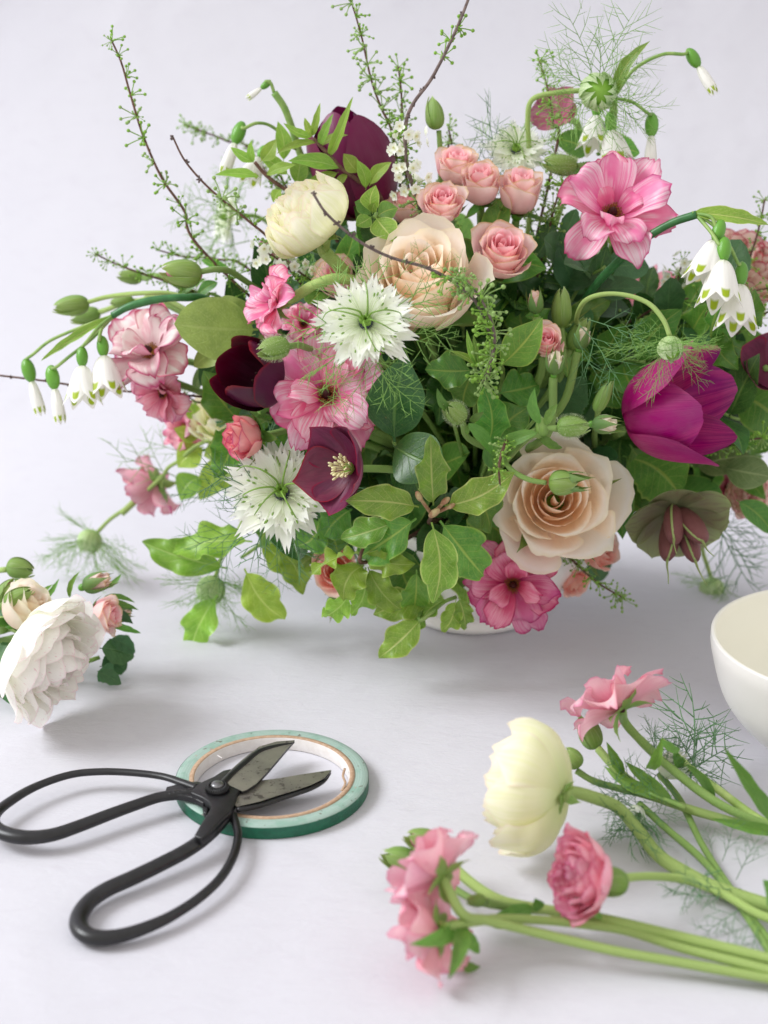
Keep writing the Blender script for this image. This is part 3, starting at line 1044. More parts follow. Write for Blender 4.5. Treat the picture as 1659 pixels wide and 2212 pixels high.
# hellebore
def hellebore(label, pos, f, R, col, seed=1, roll=0., cup=.35, stem=None, stamens=True, pods=False, W=.72, smat='green', n=5, name='hellebore', tip=.24):
    f = Vector(f).normalized()
    t = thing(name, label, 'flower', M=frame(Vector(pos), f, roll, R))
    rng = random.Random(seed)
    for j in range(n):
        c = cup + rng.uniform(-.12, .16)
        P = [(.05, -.05), (.45, -.02), (.85, c * .5), (1.03, c * 1.3 + rng.uniform(-.1, .1))]
        me = petal_mesh('sepal', PETAL[col], P=P, W=W * rng.uniform(.92, 1.08), bw=.22, pk=.56, tw=tip * .6, rd=tip, rp=1.5, Rc=.8, ov=.06, ruf=.035, rf=.8, nu=14, nv=14, seed=seed * 9 + j, curl=-.03)
        part('sepal', me, t, Rz(j * 6.2832 / n + rng.uniform(-.06, .06)))
    if stamens:
        for j in range(26):
            a = j * 2.4
            r = .12 + .2 * rng.random()
            g = Geo()
            d = Vector((math.cos(a), math.sin(a), 0))
            tip_ = d * r + Vector((0, 0, .32 + rng.uniform(-.08, .1)))
            g.tube([d * .06, tip_], .012, 4, 2)
            g.add(ball(.032, .032, .065, 6, 5), frame(tip_, d * .6 + Vector((0, 0, 1))))
            part('stamen', g.mesh('stamen', M_ANTH), t)
        part('nectary', mk('nectary', *ball(.15, .15, .1, 12, 5, (0, 0, .05)), M_CARP), t)
    if pods:
        for j in range(4):
            a = j * 1.5708 + .4
            d = Vector((math.cos(a), math.sin(a), 0))
            M = frame(d * .22 + Vector((0, 0, .42)), d * .28 + Vector((0, 0, 1)))
            part('seed_pod', mk('seed_pod', *ball(.19, .27, .50, 12, 9, (0, 0, .05), .8), M_POD), t, M)
            g = Geo()
            path = [Vector((0, .275 * math.sin(math.pi * s), -.50 * math.cos(math.pi * s) + .05)) for s in [i / 10 for i in range(11)]]
            g.tube(path, .022, 5, 1, raw=True)
            g.tube([(0, 0, .52), (0, .02, .7), (.02, .08, .9), (.05, .06, 1.1)], [(0, .03), (.5, .015), (1, .008)], 5, 3)
            part('pod_seam', g.mesh('pod_seam', M_PODG), t, M)
    if stem is None:
        stem = stem_to_vase(Vector(pos), f)
    if stem:
        make_stem(t, stem, .002, None, smat)
    return t


# drooping white bells
BELL = {}


def bell_kind(kind):
    # tepals with one green mark each
    if kind not in BELL:
        L = []
        for j in range(6):
            rng = random.Random(j)
            if kind == 'open':
                r1, r2, h = .60, .70 + .05 * (j % 2), 1.62 + .05 * rng.random()
                P = [(.06, 0), (.42, .12), (r1, .9), (r2, h)]
                kw = dict(W=.40, pk=.7, tw=.45, rd=.20)
            else:
                P = [(.06, 0), (.24, .2), (.34, 1.2), (.24, 1.72)]
                kw = dict(W=.26, pk=.6, tw=.25, rd=.25)
            L.append(petal_mesh('petal', PETAL['bell'], P=P, bw=.3, rp=2.0, Rc=.45 if kind == 'open' else .3, ov=.03, ruf=.012, tipcurl=.08 if kind == 'open' else -.02, nu=8, nv=18, seed=j, **kw))
        BELL[kind] = L
        BELL['ovary'] = mk('ovary', *ball(.20, .20, .36, 12, 8, (0, 0, -.3)), M_OVARY)
    return BELL[kind]


def leucojum(label, bells, stem, sp=None, stemr=.0020, smat='dark', group='drooping white bell flowers with green tips', stem_end='vase'):
    """bells: (kind, top of the petals, direction, radius, pedicel points)"""
    base = Vector(stem[0])
    t = thing('snowflake_stem', label, 'flower stem', base, group=group)
    inv = mat_of(t).inverted()
    pts = list(stem)
    if stem_end == 'vase':
        l = Vector(pts[-1])
        pts += [l.lerp(MOUTH, .6), MOUTH + Vector((0, 0, .01)), MOUTH - Vector((0, 0, .03))]
    make_stem(t, pts, stemr, stemr * 1.2, smat, 9)
    for kind, p, d, R, ped in bells:
        b = part('bell', mk('bell', *ball(.07, .07, .1, 8, 4), PETAL['bell']), t, inv @ frame(p, d, .2, R))
        for j, me in enumerate(bell_kind(kind)):
            part('petal', me, b, Rz(j * 1.0472 + .1))
        part('ovary', BELL['ovary'], b, Matrix.Scale(1.65 if kind == 'shut' else 1.2, 4))
        tp = Vector(p) - Vector(d).normalized() * (1.02 if kind == 'shut' else .75) * R
        wpart('pedicel', tube_geo(smooth_path(list(ped) + [tp], 7), [(0, .0010), (1, .0009)], 6), t, STEM['green'])
    return t


# blossom twigs
CLU = {}


def cluster_mesh(kind, seed):
    k = (kind, seed)
    if k not in CLU:
        rng = random.Random(seed * 7 + len(kind))
        g = Geo()
        n = {'bud': rng.choice((5, 6, 7)), 'bare': 3, 'bloom': 6}[kind]
        for i in range(n):
            a = i * 2.4 + rng.uniform(-.4, .4)
            L = rng.uniform(.6, 1.15) if kind != 'bare' else .25
            d = Vector((math.cos(a) * .75, math.sin(a) * .75, rng.uniform(.35, 1))).normalized()
            if kind == 'bare':
                g.add(ball(.05, .05, .14, 5, 4), frame(d * .1, d), 1)
                continue
            g.tube([(0, 0, 0), d * L * .5 + Vector((0, 0, .07)), d * L], [(0, .028), (1, .04)], 4, 2, mi=0)
            if kind == 'bud':
                g.add(ball(.115, .115, .115, 8, 6), Matrix.Translation(d * (L + .07)), 0)
        for i in range(4):
            a = i * 1.7 + rng.random()
            d = Vector((math.cos(a), math.sin(a), .6)).normalized()
            g.add(ball(.05, .09, .24 if kind != 'bare' else .1, 6, 4), frame(d * .16, d), 0 if kind != 'bare' else 1)
        CLU[k] = g.mesh('bud_cluster', [M_BUD if seed % 2 else M_BUDY, STEM['grey']])
    return CLU[k]


BLOS = {}


def blossom_mesh():
    if not BLOS:
        V, F, uv = [], [], []
        for j in range(5):
            v, f, u = petal_geo(P=[(.08, .0), (.4, .0), (.8, .15), (1.0, .3)], W=.42, bw=.25, pk=.6, tw=.5, rd=.3, Rc=.8, nu=4, nv=4, seed=j)
            o = len(V)
            M = Rz(j * 1.2566)
            V += [M @ Vector(p) for p in v]
            F += [tuple(i + o for i in q) for q in f]
            uv += list(u)
        BLOS['p'] = mk('blossom', V, F, PETAL['nigella'], uv)
        g = Geo()
        for i in range(10):
            a = i * 2.4
            p = Vector((.2 * math.cos(a), .2 * math.sin(a), .3))
            g.tube([(0, 0, 0), p], .03, 3, 1)
            g.add(ball(.06, .06, .06, 5, 4), Matrix.Translation(p))
        BLOS['s'] = g.mesh('blossom_centre', M_ANTH)
    return BLOS


def twig(label, pts, size=.0065, kind='bud', step=.010, r=(.0010, .0005), mat='brown', seed=1, to_vase=False, bare=(), bloom=None, dens=1.0, start=0.0, group='thin twigs with green flower buds'):
    """pts from the tip to the root"""
    pts = [Vector(p) for p in pts]
    if to_vase:
        pts += [pts[-1].lerp(MOUTH, .6), MOUTH + Vector((0, 0, .0)), MOUTH - Vector((0, 0, .02))]
    path = smooth_path(pts, 8)
    t = thing('blossom_twig', label, 'twig', path[0], group=group)
    wpart('twig_wood', tube_geo(path, [(0, r[1]), (1, r[0])], 6), t, STEM[mat])
    rng = random.Random(seed)
    inv = mat_of(t).inverted()
    n_show = len(path) if not to_vase else max(2, len(path) - 20)
    acc, tot = 0, sum((path[i + 1] - path[i]).length for i in range(n_show - 1))
    d = 0
    nxt = .001
    for i in range(n_show - 1):
        seg = path[i + 1] - path[i]
        while d + seg.length > nxt:
            p = path[i] + seg * ((nxt - d) / seg.length)
            fr = nxt / tot
            a = rng.uniform(0, 6.28)
            side = Vector((math.cos(a), math.sin(a) * .8, math.sin(a + 1) * .6))
            side = (side - seg.normalized() * side.dot(seg.normalized())).normalized()
            dirv = side - seg.normalized() * .5
            kk = 'bare' if any(x0 <= fr <= x1 for x0, x1 in bare) else kind
            if rng.random() < dens:
                part('bud_cluster', cluster_mesh(kk, rng.randrange(5)), t, inv @ frame(p, dirv, rng.uniform(0, 6), size * rng.uniform(.75, 1.25)))
                if rng.random() < .5 and kk == 'bud':
                    part('bud_cluster', cluster_mesh(kk, rng.randrange(5)), t, inv @ frame(p, -side - seg.normalized() * .3, rng.uniform(0, 6), size * rng.uniform(.6, 1.0)))
            if bloom and bloom[0] <= fr <= bloom[1]:
                bm = blossom_mesh()
                for q in range(8):
                    a = rng.uniform(0, 6.28)
                    sd = Vector((math.cos(a), math.sin(a) - .3, rng.uniform(-.4, .5))).normalized()
                    M = inv @ frame(p + sd * rng.uniform(.004, .0125), sd + Vector((0, -.4, 0)), rng.uniform(0, 6), .0030)
                    b = part('blossom', bm['p'], t, M)
                    part('blossom_centre', bm['s'], b)
            nxt += step * rng.uniform(.7, 1.3)
        d += seg.length
    return t


# round green flower buds on stalks
GB = {}


def green_bud(label, pos, f, R, stem=None, seed=1, hairy=False, roll=0., smat='green', length=1.35, group='closed green flower buds', blush=False, stemr=.0016, leaves=0):
    f = Vector(f).normalized()
    t = thing('flower_bud', label, 'bud', M=frame(Vector(pos), f, roll, R), group=group)
    if not GB:
        GB['core'] = mk('bud_core', *ball(.82, .82, 1.0, 14, 9, (0, 0, 0), 1, .15), M_FUZZ)
        GB['corep'] = mk('bud_core', *ball(.84, .84, 1.05, 14, 9, (0, 0, 0), 1, .15), PETAL['pale'])
        GB['s'] = [petal_mesh('sepal', PETAL['calyx'], P=[(.08, -1.0), (1.25, -.95), (1.12, .65), (.12 + .06 * j, 1.25 + .08 * j)], W=.78, bw=.35, pk=.42, tw=.1, rd=.16, rp=1.6, Rc=.95, ov=.10, ruf=.03,
                              nu=10, nv=14, seed=j) for j in range(4)]
        g = Geo()
        rng = random.Random(4)
        for i in range(420):
            z = rng.uniform(-.95, 1)
            a = rng.uniform(0, 6.28)
            r = math.sqrt(max(0, 1 - (z * .85) ** 2))
            p = Vector((r * math.cos(a), r * math.sin(a), z * 1.05))
            d = Vector((math.cos(a), math.sin(a), z * .6)) + Vector((rng.uniform(-.3, .3), rng.uniform(-.3, .3), .3))
            g.tube([p * .93, p + d.normalized() * .2], [(0, .008), (1, .003)], 3, 1)
        GB['hair'] = g.mesh('hairs', M_HAIR)
    S = Matrix.Diagonal((1, 1, length / 1.1, 1))
    part('bud_core', GB['corep' if blush else 'core'], t, S)
    for j in range(5):
        part('sepal', GB['s'][(j + seed) % 4], t, S @ Rz(j * 1.2566 + seed))
    if hairy:
        o = part('hairs', GB['hair'], t, S)
        o['kind'] = 'stuff'
    for j in range(leaves):
        a = j * 2.2 + seed
        me = LV('narrow', 'blade', j)
        M = Matrix.Translation((0, 0, -length)) @ Rz(a) @ Matrix.Rotation(.5 + .3 * j, 4, 'X') @ Matrix.Diagonal((1.6, 2.6, 2, 1))
        part('leaf', me, t, M)
    if stem is None:
        stem = stem_to_vase(Vector(pos) - f * R, f)
    if stem:
        make_stem(t, stem, stemr, None, smat)
    return t


LG = {}
LSPEC = dict(
    wavy=dict(W=.22, p=.85, q=.92, fold=.18, bend=.6, wav=.085, wf=3.0, nu=12, nv=26),
    wavier=dict(W=.24, p=.8, q=.85, fold=.2, bend=1.1, wav=.13, wf=3.2, nu=12, nv=26, twist=.7),
    smooth=dict(W=.22, p=.85, q=1.0, fold=.22, bend=.6, wav=.015, wf=2, nu=8, nv=14),
    round=dict(W=.34, p=1.0, q=.65, fold=.12, bend=.5, wav=.02, wf=1.5, nu=10, nv=14),
    lobed=dict(W=.33, p=1.15, q=.6, fold=.1, bend=.4, wav=.03, wf=2.5, ser=.035, nu=10, nv=18),
    serrated=dict(W=.28, p=.85, q=.75, fold=.14, bend=.35, wav=.01, ser=.045, nu=8, nv=30),
    narrow=dict(W=.10, p=.8, q=.85, fold=.35, bend=.8, wav=.01, nu=6, nv=14, twist=.5, pet=.0),
)


def LV(kind, mat, seed=0):
    k = (kind, mat, seed % 4)
    if k not in LG:
        d = dict(LSPEC[kind])
        d['seed'] = seed % 4 + 3
        d['bend'] = d['bend'] * (.6 + .3 * (seed % 4))
        d['side'] = ((seed % 4) - 1.5) * .5
        V, F, uv = leaf_geo(**d)
        LG[k] = mk('leaf', V, F, LEAF[mat], uv)
    return LG[k]


def sprig(label, stem, leaves, kind='wavy', mat='lime', smat='green', stemr=.0014, to_vase=True, group=None, name='leafy_sprig', cat='foliage', seed=0, ends=None):
    """leaves: (base xyz, tip xyz, width in metres, extra dict)"""
    pts = [Vector(p) for p in stem]
    if to_vase:
        pts += [pts[-1].lerp(MOUTH, .6), MOUTH, MOUTH - Vector((0, 0, .03))]
    t = thing(name, label, cat, pts[0], group=group)
    make_stem(t, pts, stemr * .7, stemr, smat, 6)
    for i, lf in enumerate(leaves):
        b, tp, w = Vector(lf[0]), Vector(lf[1]), lf[2]
        ex = lf[3] if len(lf) > 3 else {}
        k = ex.get('kind', kind)
        me = LV(k, ex.get('mat', mat), ex.get('seed', seed + i))
        L = (tp - b).length
        leaf_between(t, me, b, tp, w / (2 * LSPEC[k]['W'] * L), ex.get('n'), ex.get('roll', 0.0), zs=ex.get('zs', 1.0))
    return t
# ------------------------------------------------------------------ the setting: one painted sheet, table running up into the wall
def build_backdrop():
    N = NT('painted_board')
    tc = N.n('ShaderNodeTexCoord').outputs['Object']
    mp = N.n('ShaderNodeVectorMath', {0: tc, 1: (1.0, 2.6, 1.0)}, operation='MULTIPLY').outputs[0]
    big = N.noise(tc, 3.0, 3, .5)
    br = N.noise(mp, 60.0, 5, .65, .6)
    fine = N.noise(mp, 330.0, 3, .6)
    c = N.mix(N.smooth(big, .3, .7), lin('CDCCD4'), lin('D2D1D8'))
    c = N.mix(N.math('MULTIPLY', N.smooth(br, .5, .75), .30), c, lin('C4C0CA'))
    vo = N.n('ShaderNodeTexVoronoi', {'Vector': tc, 'Scale': 17.0}, feature='F1')
    sp = N.math('SUBTRACT', 1.0, N.smooth(vo.outputs['Distance'], .008, .022))
    c = N.mix(N.math('MULTIPLY', sp, .35), c, lin('9A9098'))
    h = N.math('ADD', N.math('MULTIPLY', br, .8), N.math('MULTIPLY', fine, .3))
    wr = N.noise(tc, 7.0, 2, .5, .8)
    bp = N.n('ShaderNodeBump', {'Strength': .5, 'Distance': .0013, 'Height': h}).outputs[0]
    bp = N.n('ShaderNodeBump', {'Strength': .35, 'Distance': .012, 'Height': wr, 'Normal': bp}).outputs[0]
    m = N.out(N.n('ShaderNodeBsdfPrincipled', {'Base Color': c, 'Roughness': .8, 'Specular IOR Level': .12, 'Normal': bp}).outputs[0])
    prof = [(-1.3 + i * .1, 0.0) for i in range(16)]          # (y, z): flat to y = .2
    yb, r = prof[-1][0], .42
    prof += [(yb + r * math.sin(a), r - r * math.cos(a)) for a in [math.pi / 2 * i / 20 for i in range(1, 21)]]
    prof += [(yb + r, r + .12 * i) for i in range(1, 12)]
    xs = [-1.6 + .2 * i for i in range(17)]
    V = [(x, y, z) for (y, z) in prof for x in xs]
    me = mk('tabletop_and_wall', V, grid_faces(len(prof) - 1, len(xs) - 1), m)
    o = bpy.data.objects.new('tabletop_and_wall', me)
    COL.objects.link(o)
    o['kind'] = 'structure'
    th = o.modifiers.new('thickness', 'SOLIDIFY')
    th.thickness = .006
    th.offset = -1


build_backdrop()

# ------------------------------------------------------------------ vase and bowl
M_GLAZE = plain_mat('white_glaze', lin('F0EEEA'), lin('F4F2F0'), 12, .28, .5, bump=.05)
M_INNER = plain_mat('cream_glaze_inside', lin('E4E2D6'), lin('E9E7DC'), 12, .3, .5, bump=.05)


def smooth_prof(p, n=6):
    return [(v.x, v.z) for v in smooth_path([Vector((a, 0, b)) for a, b in p], n)]


def bowl(name, label, cat, c, outer, inner):
    t = thing(name, label, cat, c)
    po, pi = smooth_prof(outer), smooth_prof(inner)
    part('outer_wall', mk('outer_wall', *lathe_geo([(0, po[0][1])] + po, 72), M_GLAZE), t)
    V, F = lathe_geo(pi + [(0, pi[-1][1])], 72)
    part('inner_wall', mk('inner_wall', V, F, M_INNER), t)
    return t


bowl('vase', 'white ceramic footed bowl vase mostly hidden under the flower arrangement', 'vase', (VASE.x, VASE.y, 0),
     [(.040, .0005), (.043, .004), (.0425, .010), (.055, .019), (.068, .036), (.073, .056), (.0725, .0665), (.0705, .068)],
     [(.0705, .068), (.0692, .0665), (.0692, .056), (.063, .038), (.045, .020), (.01, .015)])
bc = T(1541, 1380, .062)
bowl('bowl', 'empty white ceramic bowl at the right edge of the table', 'bowl', (bc.x + .064, bc.y, 0),
     [(.022, .0005), (.025, .003), (.028, .005), (.042, .013), (.056, .030), (.063, .052), (.0640, .0610), (.0630, .0622)],
     [(.0630, .0622), (.0617, .061), (.0600, .051), (.053, .031), (.038, .015), (.015, .009), (.004, .008)])

# ------------------------------------------------------------------ tape roll
def build_tape():
    h = .0062
    c = T(588, 1676, h)
    R = 208.5 * mpp(c)
    t = thing('tape_roll', 'roll of green floral tape lying flat on the table under the scissor blades', 'tape roll', (c.x, c.y, .0003))
    N = NT('wound_tape_side')
    tc = N.n('ShaderNodeTexCoord').outputs['Object']
    ln = N.n('ShaderNodeVectorMath', {0: tc}, operation='LENGTH').outputs[1]
    rings = N.noise(N.n('ShaderNodeCombineXYZ', {0: N.math('MULTIPLY', ln, 1.0)}).outputs[0], 2600, 4, .7)
    blot = N.noise(tc, 130, 4, .65)
    cc = N.mix(N.smooth(rings, .35, .65), lin('88A69A'), lin('B6CAC2'))
    cc = N.mix(N.math('MULTIPLY', N.smooth(blot, .45, .65), .6), cc, lin('7FA896'))
    v1 = N.noise(tc, 420, 2, .5)
    cc = N.mix(N.math('MULTIPLY', N.smooth(v1, .66, .71), .75), cc, lin('5A4A3A'))
    v2 = N.noise(N.n('ShaderNodeVectorMath', {0: tc, 1: (.3, .2, 0)}, operation='ADD').outputs[0], 300, 2, .5)
    cc = N.mix(N.math('MULTIPLY', N.smooth(v2, .73, .76), .7), cc, lin('C87A6A'))
    bp = N.n('ShaderNodeBump', {'Strength': .4, 'Distance': .0003, 'Height': rings}).outputs[0]
    side = N.out(N.n('ShaderNodeBsdfPrincipled', {'Base Color': cc, 'Roughness': .55, 'Normal': bp}).outputs[0])
    N = NT('green_cloth_tape')
    tc = N.n('ShaderNodeTexCoord').outputs['Object']
    sp = N.n('ShaderNodeSeparateXYZ', {0: tc})
    an = N.math('ARCTAN2', sp.outputs[1], sp.outputs[0])
    st = N.math('SINE', N.math('MULTIPLY', an, 520.0))
    nz = N.noise(tc, 220, 3, .6)
    cc = N.mix(N.smooth(nz, .3, .7), lin('0A5840'), lin('106A4C'))
    cc = N.mix(N.math('MULTIPLY', N.smooth(nz, .68, .74), .6), cc, lin('8FB5A0'))
    bp = N.n('ShaderNodeBump', {'Strength': .3, 'Distance': .0002, 'Height': st}).outputs[0]
    outer = N.out(N.n('ShaderNodeBsdfPrincipled', {'Base Color': cc, 'Roughness': .38, 'Normal': bp}).outputs[0])
    card = plain_mat('brown_card', lin('B4947A'), lin('C8AC92'), 700, .8, .2, bump=.5)
    white = plain_mat('white_card', lin('E6E0DC'), lin('F0ECEA'), 200, .6, .3)

    def ring(name, prof, mat, wob=0.0, seg=120):
        V, F = lathe_geo(prof, seg)
        if wob:
            V = [Vector((v.x * k, v.y * k, v.z)) for v in V for k in [1 + wob * (math.sin(math.atan2(v.y, v.x) * 5 + 1) * .5 + .5 * math.sin(math.atan2(v.y, v.x) * 11))]]
        part(name, mk(name, V, F, mat), t)
    ri, rc = R * .805, R * .85
    ring('wound_tape', [(rc, h - .0001), (R * .92, h + .0002), (R - .0006, h), (R - .0001, h - .0006)], side)
    ring('outer_wrap', [(R, h - .0005), (R + .0001, h * .5), (R, 0)], outer)
    ring('core', [(ri, 0), (ri, h + .0002), (ri + .0006, h + .0005), (rc + .0003, h + .0003), (rc + .0003, h - .002)], card, .0012)
    ring('core_lining', [(ri - .0003, 0), (ri - .0003, h), (ri + .0003, h + .0001)], white)
    g = Geo()
    a = T(470, 1632, h + .0012)
    g.tube([a, a + Vector((.001, -.0016, .0004)), a + Vector((.0026, -.0030, .0002))], .00028, 5, 4)
    g2 = Geo()
    b = T(745, 1690, h + .0005)
    g2.tube([T(745, 1660, h + .0004), T(741, 1676, h + .0012), T(746, 1692, h + .0012), T(738, 1708, h + .0005)], .0006, 6, 5, flat=.5)
    wpart('torn_card_edge', g2, t, card)
    wpart('thread_scrap', g, t, white)
    return c, R


TAPE_C, TAPE_R = build_tape()


# ------------------------------------------------------------------ scissors
def build_scissors():
    iron = NT('black_iron')
    tc = iron.n('ShaderNodeTexCoord').outputs['Object']
    nz = iron.noise(tc, 160, 4, .6)
    n2 = iron.noise(tc, 35, 3, .6)
    c = iron.mix(iron.smooth(nz, .3, .7), lin('101012'), lin('1B1B1E'))
    rg = iron.math('ADD', .24, iron.math('MULTIPLY', n2, .22))
    bp = iron.n('ShaderNodeBump', {'Strength': .25, 'Distance': .0004, 'Height': nz}).outputs[0]
    iron = iron.out(iron.n('ShaderNodeBsdfPrincipled', {'Base Color': c, 'Roughness': rg, 'Metallic': .0, 'Specular IOR Level': .55, 'Normal': bp}).outputs[0])
    st = NT('ground_steel')
    tc = st.n('ShaderNodeTexCoord').outputs['Object']
    nz = st.noise(tc, 330, 5, .7)
    n2 = st.noise(tc, 45, 3, .6)
    c = st.mix(st.smooth(n2, .3, .7), lin('B0ABA0'), lin('8E8A84'))
    f = st.math('MULTIPLY', st.smooth(st.math('ADD', nz, st.math('MULTIPLY', n2, .5)), .78, .92), .75)
    c = st.mix(f, c, lin('2E2620'))
    bp = st.n('ShaderNodeBump', {'Strength': .4, 'Distance': .0003, 'Height': nz}).outputs[0]
    steel = st.out(st.n('ShaderNodeBsdfPrincipled', {'Base Color': c, 'Roughness': st.math('ADD', .32, st.math('MULTIPLY', f, .3)), 'Metallic': .7, 'Normal': bp}).outputs[0])
    bright = plain_mat('pivot_steel', lin('9A9A9C'), lin('77777A'), 600, .35, .5, bump=.4, metal=.9)

    piv = T(470, 1706, .0128)
    t = thing('scissors', 'black iron florist scissors with large loop handles, blades open over the tape roll', 'scissors', piv)
    Z = Vector((0, 0, 1))

    def blade(name, outline, z, thick, spine, ztip, zroot):
        """outline d-points tip..root..; top face split into forged spine strip and ground face"""
        ground = [T(x, y, zz) for x, y, zz in outline]
        g = Geo()
        n = len(ground)
        up = [p + Z * thick for p in ground]
        V = ground + up
        F = [tuple(reversed(range(n)))]
        F += [(i, (i + 1) % n, n + (i + 1) % n, n + i) for i in range(n)]
        g.add((V, F), mi=0)
        g.add((up, [tuple(range(n))]), mi=1)
        # forged spine: a raised strip along one edge
        for a, b, w in spine:
            pass
        me_o = wpart(name, g, t, [iron, steel], smooth=False)
        bv = me_o.modifiers.new('edge', 'BEVEL')
        bv.width = .0003
        bv.segments = 2
        return up

    # blade lying on the tape, pointing up and right
    zt, zr = .0085, .0100
    def zz(x):
        return .0098 - .0022 * (x - 480) / 240
    up1 = [(637, 1605), (622, 1622), (600, 1648), (577, 1675), (553, 1700), (533, 1713), (524, 1716), (490, 1700), (478, 1692), (500, 1668), (525, 1646), (560, 1619), (598, 1608)]
    blade('blade', [(x, y, zz(x) + .0018) for x, y in up1], 0, .0016, (), 0, 0)
    up2 = [(716, 1669), (700, 1688), (672, 1702), (640, 1713), (600, 1725), (560, 1738), (512, 1749), (500, 1738), (515, 1712), (530, 1700), (562, 1692), (605, 1687), (650, 1679)]
    blade('blade', [(x, y, zz(x)) for x, y in up2], 0, .0015, (), 0, 0)

    # dark forged backs of the blades
    def strip(pts, wd, z0, h):
        g = Geo()
        path = smooth_path([T(x, y, zz(x) + z0) for x, y in pts], 6)
        g.add(tube_geo(path, [(0, wd * .2), (.3, wd * .8), (.8, wd), (1, wd * 1.1)], 8, h, upv=Z), mi=0)
        wpart('forged_spine', g, t, iron)
    strip([(636, 1604.5), (600, 1610), (560, 1622), (528, 1647), (500, 1671), (478, 1694)], .0017, .0035, .5)
    strip([(715, 1671), (700, 1689), (672, 1704), (640, 1715), (600, 1728), (560, 1741), (512, 1750)], .0011, .0004, 1.0)

    # the forged shanks around the pivot
    def slab(name, pts, z, th):
        low = [T(x, y, z) for x, y in pts]
        hi = [p + Z * th for p in low]
        n = len(low)
        g = Geo()
        g.add((low + hi, [tuple(reversed(range(n))), tuple(range(n, 2 * n))] + [(i, (i + 1) % n, n + (i + 1) % n, n + i) for i in range(n)]))
        o = wpart(name, g, t, iron, smooth=True)
        bv = o.modifiers.new('edge', 'BEVEL')
        bv.width = .0007
        bv.segments = 3
    slab('shank', [(500, 1676), (518, 1700), (525, 1716), (514, 1730), (507, 1750), (500, 1768), (480, 1788), (458, 1812), (436, 1828), (420, 1822), (432, 1800), (446, 1778), (456, 1762), (452, 1748), (436, 1738), (412, 1728), (424, 1712), (440, 1703), (462, 1693), (482, 1680)], .0088, .0040)
    slab('shank', [(448, 1703), (436, 1745), (440, 1768), (448, 1770), (455, 1745), (500, 1745), (512, 1738), (500, 1712)], .0058, .0032)
    slab('shank', [(455, 1704), (424, 1700), (398, 1703), (360, 1712), (356, 1728), (395, 1731), (418, 1736), (440, 1748), (455, 1735)], .0075, .0032)

    # handles: thick bars and thin returning loops
    def bar(name, pts, rad, zf, flat=.8):
        path = smooth_path([T(x, y, zf(i / (len(pts) - 1))) for i, (x, y) in enumerate(pts)], 9)
        wpart(name, tube_geo(path, rad, 16, flat, upv=Z), t, iron)
    bar('handle', [(448, 1708), (400, 1715), (345, 1722), (290, 1740), (235, 1760), (175, 1783), (115, 1803), (60, 1809), (15, 1802), (-14, 1784), (-10, 1758), (28, 1727), (80, 1698), (150, 1674), (215, 1667), (285, 1669), (350, 1677), (395, 1691), (425, 1702)],
        [(0, .0028), (.12, .0028), (.3, .0033), (.42, .0038), (.50, .0036), (.58, .0026), (.68, .0021), (.9, .0019), (1, .0021)],
        lambda s: .0098 - .003 * math.sin(math.pi * min(s * 1.0, 1)) + .0015 * s)
    bar('handle', [(495, 1742), (478, 1775), (445, 1808), (402, 1838), (345, 1868), (285, 1897), (232, 1921), (195, 1946), (174, 1974), (170, 2000), (186, 2019), (216, 2026), (262, 2021), (315, 2004), (370, 1979), (430, 1940), (476, 1897), (504, 1850), (514, 1808), (510, 1782), (503, 1760)],
        [(0, .0030), (.12, .0034), (.3, .0036), (.42, .0038), (.50, .0038), (.56, .0035), (.64, .0029), (.72, .0023), (.9, .0019), (1, .0019)],
        lambda s: .0098 - .0048 * math.sin(math.pi * min(s * 1.0, 1)) - .001 * s, .85)

    # domed pivot screw with its knurled washer
    g = Geo()
    g.add(lathe_geo([(.0052, 0), (.0052, .0010), (.0044, .0018), (0, .0019)], 48))
    for k in range(30):
        a = k * 6.2832 / 30
        d = Vector((math.cos(a), math.sin(a), 0))
        g.tube([d * .0054 + Z * .0003, d * .0050 + Z * .0016, d * .0036 + Z * .0024], .00034, 5, 2)
    o = part('knurled_washer', g.mesh('knurled_washer', iron), t, Matrix.Translation((0, 0, .0002)))
    g = Geo()
    g.add(lathe_geo([(.0030, 0), (.0030, .0008), (.0026, .0014), (.0014, .0017), (0, .0018)], 32))
    part('rivet', g.mesh('rivet', bright), t, Matrix.Translation((0, 0, .0020)))
    # stamped maker's mark on the shank: small strokes
    g = Geo()
    rng = random.Random(3)
    for k in range(5):
        x = 366 + k * 9
        p = T(x, 1713 - k * 1.4, .0128)
        for q in range(3):
            a = rng.uniform(0, 3.14)
            d = Vector((math.cos(a), math.sin(a), 0)) * .0007
            c0 = p + Vector((rng.uniform(-.0005, .0005), rng.uniform(-.0007, .0007), 0))
            g.tube([c0 - d, c0 + d], .00016, 4, 1)
    wpart('stamped_mark', g, t, [plain_mat('stamp', lin('3A3A3C'), lin('4A4A4C'), 300, .5)])


build_scissors()
# ------------------------------------------------------------------ the bouquet
def pr(px, p):
    return px * mpp(p)


def Rose(label, x, y, Y, f, px, kind, **kw):
    p = A(x, y, Y)
    return rose(kw.pop('name', 'rose'), label, p, face(*f), pr(px, p), kind, **kw)


# big peach roses
Rose('large pale peach rose with cream outer petals, above the top white nigella', 912, 618, -.06, (-.10, .42, .90), 128, 'peachcup_1', roll=.4, zc=.62)
Rose('large open peach rose beside the magenta tulip, small bud lying over its heart', 1203, 1077, -.085, (-.02, .10, 1), 127, 'peach_2', roll=2.2, zc=.7)
